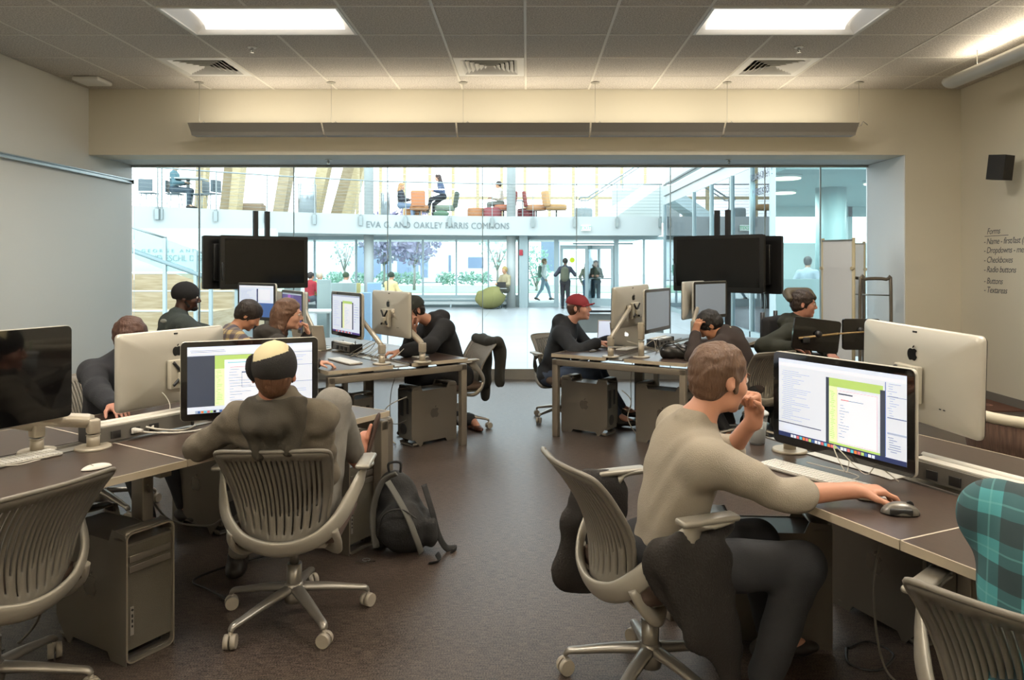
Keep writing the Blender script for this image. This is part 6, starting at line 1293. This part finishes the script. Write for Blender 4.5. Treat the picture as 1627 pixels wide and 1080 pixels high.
# ---- wheelchair
wc = V((2.45, 6.75, 0)); fw_ = V((.55, -.45, 0)).normalized(); t = thing('power_wheelchair', 'black power wheelchair with brown headrest at the rear right', 'wheelchair', wc, math.atan2(fw_.y, fw_.x)-math.pi/2)
MB().box((0, -.02, .30), (.44, .60, .22), bev=.05).build('base_housing', m_blk, t); MB().box((0, .02, .46), (.46, .44, .08), bev=.03).build('seat', black_cloth, t); MB().box((0, -.22, .78), (.42, .09, .56), bev=.04).build('backrest', black_cloth, t)
F = Field(); hc = V((2.44, 6.64, 1.262)); F.cap(hc+V((-.075, .06, .02)), hc+V((.075, .06, .02)), .05, None, .02).cap(hc+V((-.095, .06, .01)), hc+V((-.105, -.03, -.03)), .042, .032, .02).cap(hc+V((.095, .05, .01)), hc+V((.105, -.02, -.02)), .042, .032, .02)
ho = mesh_obj('headrest', F.mesh(.007), M('olive_brown_vinyl', '453c2a', .6), None); ho.parent = t; ho.matrix_parent_inverse = (Matrix.Translation(wc) @ Matrix.Rotation(math.atan2(fw_.y, fw_.x)-math.pi/2, 4, 'Z')).inverted()
for sx in (-1, 1):
    MB().cyl((sx*.27, .05, .17), (sx*.32, .05, .17), .17, n=28).build('drive_wheel', M('dark_rubber', '2a2825', .8), t); MB().cyl((sx*.25, -.32, .10), (sx*.29, -.32, .10), .10, n=22).build('rear_wheel', MATS['dark_rubber'], t); MB().cyl((sx*.24, .42, .09), (sx*.28, .42, .09), .09, n=22).build('front_wheel', MATS['dark_rubber'], t)
    MB().box((sx*.27, .02, .70), (.07, .36, .04), bev=.015).build('armrest', m_blk, t); MB().cyl((sx*.16, -.26, .80), (sx*.16, -.26, 1.10), .02, n=10).build('push_handle', m_blk, t)
MB().box((-.30, -.16, .52), (.05, .05, .12)).build('red_reflector', M('red_lens', 'a3121c', .3), t); MB().box((0, .50, .12), (.30, .22, .03)).build('footplate', m_blk, t)
MB().cyl((-.27, .22, .72), (-.27, .22, .80), .015, n=10).ball((-.27, .22, .81), .022).build('joystick', m_blk, t)
tr = thing('tablet_mount', 'pair of black tablet screens seen from behind on a tan rod before the wheelchair', 'tablet holder', (2.42, 6.20, 0), math.radians(-4))
MB().prism(rrect(.38, .27, .025), .03, mat=Matrix.Translation((-.01, .02, .95)) @ Matrix.Rotation(.12, 4, 'Y') @ Matrix.Rotation(math.pi/2, 4, 'X')).build('left_tablet', M('glossy_black_shell', '121110', .15, coat=.4), tr)
MB().prism(rrect(.30, .26, .02), .03, mat=Matrix.Translation((.37, .06, .955)) @ Matrix.Rotation(math.pi/2, 4, 'X')).build('right_tablet', MATS['glossy_black_shell'], tr)
MB().prism(rrect(.372, .262, .025), .004, mat=Matrix.Translation((-.01, .028, .955)) @ Matrix.Rotation(.12, 4, 'Y') @ Matrix.Rotation(math.pi/2, 4, 'X')).build('pale_rim', M('pale_silver_rim', 'b9bcbc', .3, .5), tr)
MB().tube([(-.16, -.03, .925), (.16, -.03, .965)], .009, 8).tube([(.16, -.03, .965), (.40, .0, .98)], .007, 8).build('rod', M('tan_rod', 'a58a5e', .4, .3), tr); MB().ball((.0, -.03, .96), .03).box((-.10, -.035, .91), (.06, .02, .05), bev=.008).ball((.36, .02, .99), .025).build('clamp', m_blk, tr)
MB().tube([(.44, 0, .95), (.44, .05, .75), (.40, .2, .45)], .012, 8, smoothpts=4).build('support', m_blk, tr)
# ================================================================ lobby furnishings and people
def fpos(px, Y): return (px-VX)/FPX*Y
def lounge(px, Y, face, label, c1, c2, s=1.0, back=True):
    t = thing('lounge_chair', label, 'lounge chair', (fpos(px, Y), Y, ZS1), face); MB().lathe([(.02, .26), (.34, .27), (.37, .32), (.37, .42), (.34, .46), (.02, .47)], 28).build('seat', M('fabric_'+c1, c1, .85), t)
    if back: MB().box((0, -.30, .72), (.50, .14, .56), bev=.06, mat=Matrix.Rotation(.15, 4, 'X')).build('backrest', M('fabric_'+c2, c2, .85), t)
    MB().cyl((0, 0, .03), (0, 0, .27), .03, n=12).cyl((0, 0, 0), (0, 0, .03), .26, .22, 24).build('pedestal', m_rail, t); return t
def pouf(px, Y, label, c1, z=None):
    t = thing('ottoman', label, 'ottoman', (fpos(px, Y), Y, ZS1 if z is None else z)); MB().lathe([(.02, .0), (.30, .0), (.32, .05), (.32, .30), (.30, .35), (.02, .36)], 28).build('cushion', M('fabric_'+c1, c1, .85), t)
BYY = 26.4
lounge(667, BYY, math.radians(0), 'orange and red swivel chair seen from behind on the balcony, left of the reading woman', 'b5825a', 'c4825a'); lounge(707, BYY+.1, math.radians(90), 'dark green swivel chair of the reading woman on the balcony', '7d8a7a', '4a544a')
lounge(800, BYY, math.radians(90), 'red-brown swivel chair of the seated balcony man, beside the round column', 'a8694f', '8f4a44'); lounge(852, BYY, math.radians(-90), 'dark red swivel chair on the balcony right of the round column', 'b0805a', '8a4a44'); lounge(884, BYY-.2, math.radians(-70), 'tan swivel chair rightmost on the balcony', 'b08a5c', 'c8a070')
pouf(757, BYY, 'orange-brown round ottoman on the balcony left of the seated man', 'a8744e'); pouf(836, BYY+.3, 'dark red round ottoman behind the column on the balcony', '87454a'); pouf(927, BYY, 'grey round ottoman near the upper stair', '8a9698'); pouf(783, BYY-.15, 'large dark red ottoman before the seated balcony man', '8d4c50'); pouf(656, BYY+.5, 'orange low ottoman behind the left balcony chair', 'c08a58')
t = thing('side_table', 'small dark laptop table beside the balcony column', 'side table', (fpos(825, BYY), BYY, ZS1)); MB().box((0, 0, .62), (.42, .3, .03)).build('tabletop', m_rail, t); MB().box((.12, 0, .31), (.04, .04, .6)).box((.1, 0, .02), (.3, .28, .03)).build('leg', m_rail, t)
t = thing('bench', 'long brown upholstered bench on the balcony between the timber fins', 'bench', (fpos(397, 25.3), 25.3, ZS1)); MB().box((0, 0, .2), (.95, .5, .38), bev=.03).build('seat', M('brown_upholstery', '8a7862', .8), t); MB().box((0, .2, .36), (.8, .12, .2), bev=.03).build('backrest', MATS['brown_upholstery'], t)
t = thing('bag', 'green bag on the balcony floor under the reading woman', 'bag', (fpos(702, BYY-.3), BYY-.5, ZS1)); MB().ball((0, 0, .12), (.28, .15, .12)).build('pouch', M('green_bag_cloth', '4f6f58', .8), t)
# far-left balcony group
Yg = 21.6; t = thing('high_table', 'tall white table of the seated group at the far left of the balcony', 'table', (fpos(284, Yg), Yg+.6, ZS1)); MB().box((0, 0, .92), (.95, .6, .04)).build('tabletop', m_lw, t)
MB().cyl((0, 0, 0), (0, 0, .9), .05, n=14).cyl((0, 0, 0), (0, 0, .03), .26, n=24).build('pedestal', m_rail, t)
for i, (px, dy, fc, l) in enumerate(((228, .3, 0, 'leftmost'), (262, .6, -1.4, 'under the man'), (300, .7, 1.5, 'right of the table'), (323, .5, 1.2, 'rightmost, by the timber fin'))):
    t = thing('balcony_chair', 'dark shell chair of the far-left balcony group, '+l, 'chair', (fpos(px, Yg), Yg+dy, ZS1), fc); MB().box((0, 0, .46), (.42, .42, .03), bev=.012).build('seat', M('slate_shell', '56646a', .5), t); MB().box((0, -.2, .68), (.42, .03, .36), bev=.012).build('backrest', MATS['slate_shell'], t)
    for sx in (-1, 1):
        for sy in (-1, 1): MB().cyl((sx*.18, sy*.18, 0), (sx*.14, sy*.14, .46), .01, n=6).build('leg', m_rail, t)
def bgperson(label, x, y, z, f, top, low, skinc, hairc, pose='stand', sc=1.0, long=0, lean=0.0, arms=None, bag=None, hat=None, female=False, group=None):
    f = unit((f[0], f[1], 0)); r = V((f.y, -f.x, 0)); b = V((x, y, z))
    if pose == 'stand': pel = b+V((0, 0, .93*sc)); legs = {'L': (b-r*.09+f*.03+V((0, 0, .08)), f, f), 'R': (b+r*.09-f*.03+V((0, 0, .08)), f, f)}
    elif pose == 'walk': pel = b+V((0, 0, .90*sc)); legs = {'L': (b-r*.06+f*.30+V((0, 0, .09)), f, f), 'R': (b+r*.06-f*.32+V((0, 0, .13)), f, unit(f+V((0, 0, -.4))))}
    else: pel = b+V((0, 0, .52*sc)); legs = {'L': (b-r*.10+f*.42+V((0, 0, .08)), f+V((0, 0, 1)), f), 'R': (b+r*.10+f*.44+V((0, 0, .08)), f+V((0, 0, 1)), f)}
    if pose == 'legsout': pel = b+V((0, 0, .75)); legs = {'L': (b-r*.05+f*.55+V((0, 0, .25)), f+V((0, 0, 1)), f), 'R': (b+r*.10+f*.35+V((0, 0, .05)), f+V((0, 0, 1)), f)}
    nk = pel+V((0, 0, .50*sc))+f*lean; hd = nk+V((0, 0, .165*sc))+f*(.03+lean*.3)
    if arms is None: arms = ((.05, .0, -.02), (.05, .0, -.02)) if pose in ('stand', 'walk') else ((.32, .1, .20), (.32, .1, .20))
    am = {k: ((pel+f*a[0]+r*sg*(.22-a[1])+V((0, 0, a[2]))), r*sg*.5-f*.6-V((0, 0, .5)), None, (0, 0, -1) if pose == 'sit' else -r*sg, .4) for (k, sg), a in zip((('L', -1), ('R', 1)), arms)}
    p = Person(label, pel, f, nk, hd, f, (0, 0, 1) if lean < .1 else unit(V((0, 0, 1))+f*lean), am, legs, skinc, sc, h=.013, female=female, group=group)
    p.top('top', M('cloth_'+top, top, .9), .016, .92, .002, h=.014); p.bottom('trousers', M('cloth_'+low, low, .9), .014, h=.015); p.shoes(shoe_dark, h=.014)
    if hat: p.cap_hat(M('cloth_'+hat, hat, .9), 1, 'hood', lo=.07, brim=False, h=.010)
    else: p.hair(hairc, .014, long=long, h=.010, noise=.001, sideburn=False)
    if bag:
        F = Field(); c = nk-f*.17-V((0, 0, .22)); F.cap(c+V((0, 0, .10)), c-V((0, 0, .14)), .13, .15, .03, flat=f, ff=.6); q = mesh_obj('backpack', F.mesh(.014), M('cloth_'+bag, bag, .8), None); q.name = 'backpack'; tag(q, 'backpack on the back of the '+label.split(' ')[0]+' '+' '.join(label.split(' ')[1:7]), 'backpack')
    return p
bgperson('woman in dark top sitting on the balcony at the left, facing right', fpos(637, BYY), BYY, ZS1-.06, (1, -.1), '3a3d44', '7f93ad', 'c99a80', 'b58a5c', 'sit', long=.16, female=True)
bgperson('dark-haired woman reading with legs stretched out on the balcony', fpos(704, BYY), BYY, ZS1+.02, (-1, -.1), '4a5a78', '2b2d33', 'd8a98f', '3a2a26', 'legsout', long=.18, lean=.12, female=True)
bgperson('man in pale shirt sitting by the balcony column, facing left', fpos(796, BYY), BYY, ZS1+.0, (-1, -.15), 'cfc8ba', '6a6f68', 'b98a6c', '2b2320', 'sit', lean=.05)
bgperson('person in dark teal sitting at the tall table, far left of the balcony', fpos(263, Yg), Yg+.55, ZS1+.05, (1, .1), '4f6f78', '3b4a55', 'b99a80', '4a4a40', 'sit', sc=1.05)
bgperson('person in dark clothes with olive backpack standing at the glass doors', fpos(898, 25.3), 25.3, 0, (.15, 1), '2c3140', '24262c', '4a3228', '1c1716', 'stand', arms=((.18, .0, .30), (.22, .02, .36)), bag='4c5040', hat='22211f')
bgperson('person in white shirt and pale jeans walking past outside the windows', fpos(864, 31), 31, 0, (1, .1), 'e3e6e4', '8fa5b5', 'c9a28a', '8a7050', 'walk', sc=1.03, bag='6f8f80')
bgperson('woman in yellow-grey top coming through the open door, left of the pair', fpos(933, 27.3), 27.3, 0, (.1, -1), 'b5b09a', '6a86a5', 'd0a088', '6a4632', 'walk', sc=.96, long=.16, female=True)
bgperson('woman in dark green top holding papers at the door, right of the pair', fpos(947, 26.9), 26.9, 0, (-.2, -1), '4a5448', '4b5864', 'c89a80', '3a2a24', 'stand', sc=.96, long=.2, arms=((.26, .10, .20), (.26, .10, .20)), female=True)
bgperson('man in grey shirt behind the two women at the entrance', fpos(938, 28.6), 28.6, 0, (0, -1), '7a8494', '4a5668', 'b98a70', '3a2c24', 'stand', sc=1.02)
for px, Y, tp, hc_, ht, l in ((493, 22.6, '9c2f38', '2a211c', None, 'person in red shirt sitting left of the grey-haired person before the windows'), (507, 22.9, 'c9c27a', 'c9b8a0', None, 'person with pale hair in patterned yellow top seated before the windows'), (549, 22.4, 'c9d2d6', '2f3b2c', '3d4a36', 'person in white top and dark green knit hat seated before the windows'), (621, 22.6, 'd6c08a', '26302a', '2c3a2e', 'person in yellow top and dark hood seated before the windows')):
    bgperson(l, fpos(px, Y), Y, -.03, (.5, 1), tp, '4a5058', 'b58a70', hc_, 'sit', hat=ht)
bgperson('person sitting beside the green lounge seat by the round column', fpos(803, 26.0), 25.7, .12, (-.6, -.8), 'a59a7a', '5a5a50', 'c09070', 'b59a5c', 'sit')
bgperson('person in grey shirt with dark hair seen from behind in the glass room', 5.76, 15.3, 0, (.4, .9), '9aa5b0', '4a5058', 'b08468', '2a2624', 'stand', lean=.18, sc=.98)
# olive egg seat
t = thing('egg_lounge_seat', 'rounded olive green lounge seat beside the round column in the lobby', 'lounge seat', (fpos(781, 25.2), 25.2, 0)); F = Field(); c = V((fpos(781, 25.2), 25.2, .38)); ql = ((.94, 0, .34), (0, 1, 0), (-.34, 0, .94))
F.ell(c, ql, (.50, .42, .37), .02).cap(c+V((-.40, 0, -.05)), c+V((-.38, 0, .1)), .16, .14, .05).ell(c+V((.45, .0, .25)), ql, (.25, .28, .16), .02, sub=True).cut((0, 0, .01), (0, 0, -1)); mesh_obj('shell', F.mesh(.018), M('olive_felt', '7d7a4a', .9), t)
t = thing('laptop', 'dark open laptop beside the olive lounge seat', 'laptop', (fpos(797, 25.4), 25.25, .70)); MB().box((0, 0, .11), (.30, .015, .20)).build('lid', m_blk, t); MB().box((0, .1, .005), (.30, .2, .012)).build('base', m_blk, t)
t = thing('tablet_table', 'small white stand holding the dark laptop by the column', 'side table', (fpos(797, 25.4), 25.3, 0)); MB().box((0, .05, .69), (.36, .3, .02)).build('tabletop', m_lw, t); MB().cyl((0, .05, 0), (0, .05, .68), .02, n=10).cyl((0, .05, 0), (0, .05, .02), .16, n=20).build('leg', m_rail, t)
# grey workstation partitions in the lobby
m_pt = M('grey_green_partition', '93a3a2', .8); m_pb = M('blue_partition_glass', '8fb0cc', .4)
for i, (x0, x1, Y, z, mm, l) in enumerate(((452, 478, 11.6, 1.27, m_pt, 'leftmost'), (504, 526, 13.2, 1.24, m_pt, 'with the slanted top behind the woman'), (526, 566, 13.6, 1.17, m_pt, 'long one behind the middle screen'), (566, 573, 13.8, 1.16, M('olive_partition_edge', 'a8a06a', .7), 'narrow olive edge'), (584, 606, 13.0, 1.19, m_pb, 'blue one left of the silver monitor'), (572, 590, 12.2, 1.05, m_pb, 'low blue one beside the olive edge'))):
    t = thing('office_partition', 'workstation screen in the lobby, '+l, 'partition', ((fpos(x0, Y)+fpos(x1, Y))/2, Y, 0)); MB().box((0, 0, z/2+.02), (fpos(x1, Y)-fpos(x0, Y), .06, z), bev=.01).build('panel', mm, t); MB().box((0, 0, .015), (fpos(x1, Y)-fpos(x0, Y)-.02, .3, .03)).build('foot', m_rail, t)
t = thing('lobby_desk', 'white-topped workstation desk between the lobby partitions', 'desk', (-4.0, 12.6, 0)); MB().box((0, 0, .74), (1.5, .7, .03)).build('tabletop', m_lw, t)
for sx in (-1, 1): MB().box((sx*.7, 0, .365), (.05, .6, .72)).build('leg', m_rail, t)
t = thing('low_counter', 'low dark-topped table with perforated grey front in the lobby behind the red cap', 'table', (1.45, 12.0, 0)); MB().box((0, 0, .79), (1.5, .6, .035)).build('tabletop', M('dark_top', '3a3b3e', .3), t); MB().box((0, -.25, .60), (1.3, .03, .30)).build('front_panel', M('perforated_grey', '7f8280', .6, bump=(260, .8)), t)
for sx in (-1, 1): MB().box((sx*.68, 0, .385), (.05, .5, .77)).build('leg', m_rail, t)
# armchairs seen through the right glass
for i, (px, Y) in enumerate(((1212, 16.5), (1330, 16.3), (1352, 16.6))):
    t = thing('armchair', 'teal-grey armchair inside the glass room, '+['behind the corner mullion', 'left of the two near the white reveal', 'right of the two near the white reveal'][i], 'armchair', (fpos(px, Y), Y, .02 if i else .02), -.3)
    MB().box((0, 0, .42), (.6, .6, .2), bev=.06).build('seat', M('slate_teal_fabric', '5c7f88', .8), t); MB().box((0, .25, .9), (.6, .14, 1.0 if i == 0 else 1.3), bev=.05).build('backrest', MATS['slate_teal_fabric'], t)
    for sx in (-1, 1): MB().cyl((sx*.22, 0, 0), (sx*.22, 0, .34), .02, n=8).build('leg', m_rail, t)
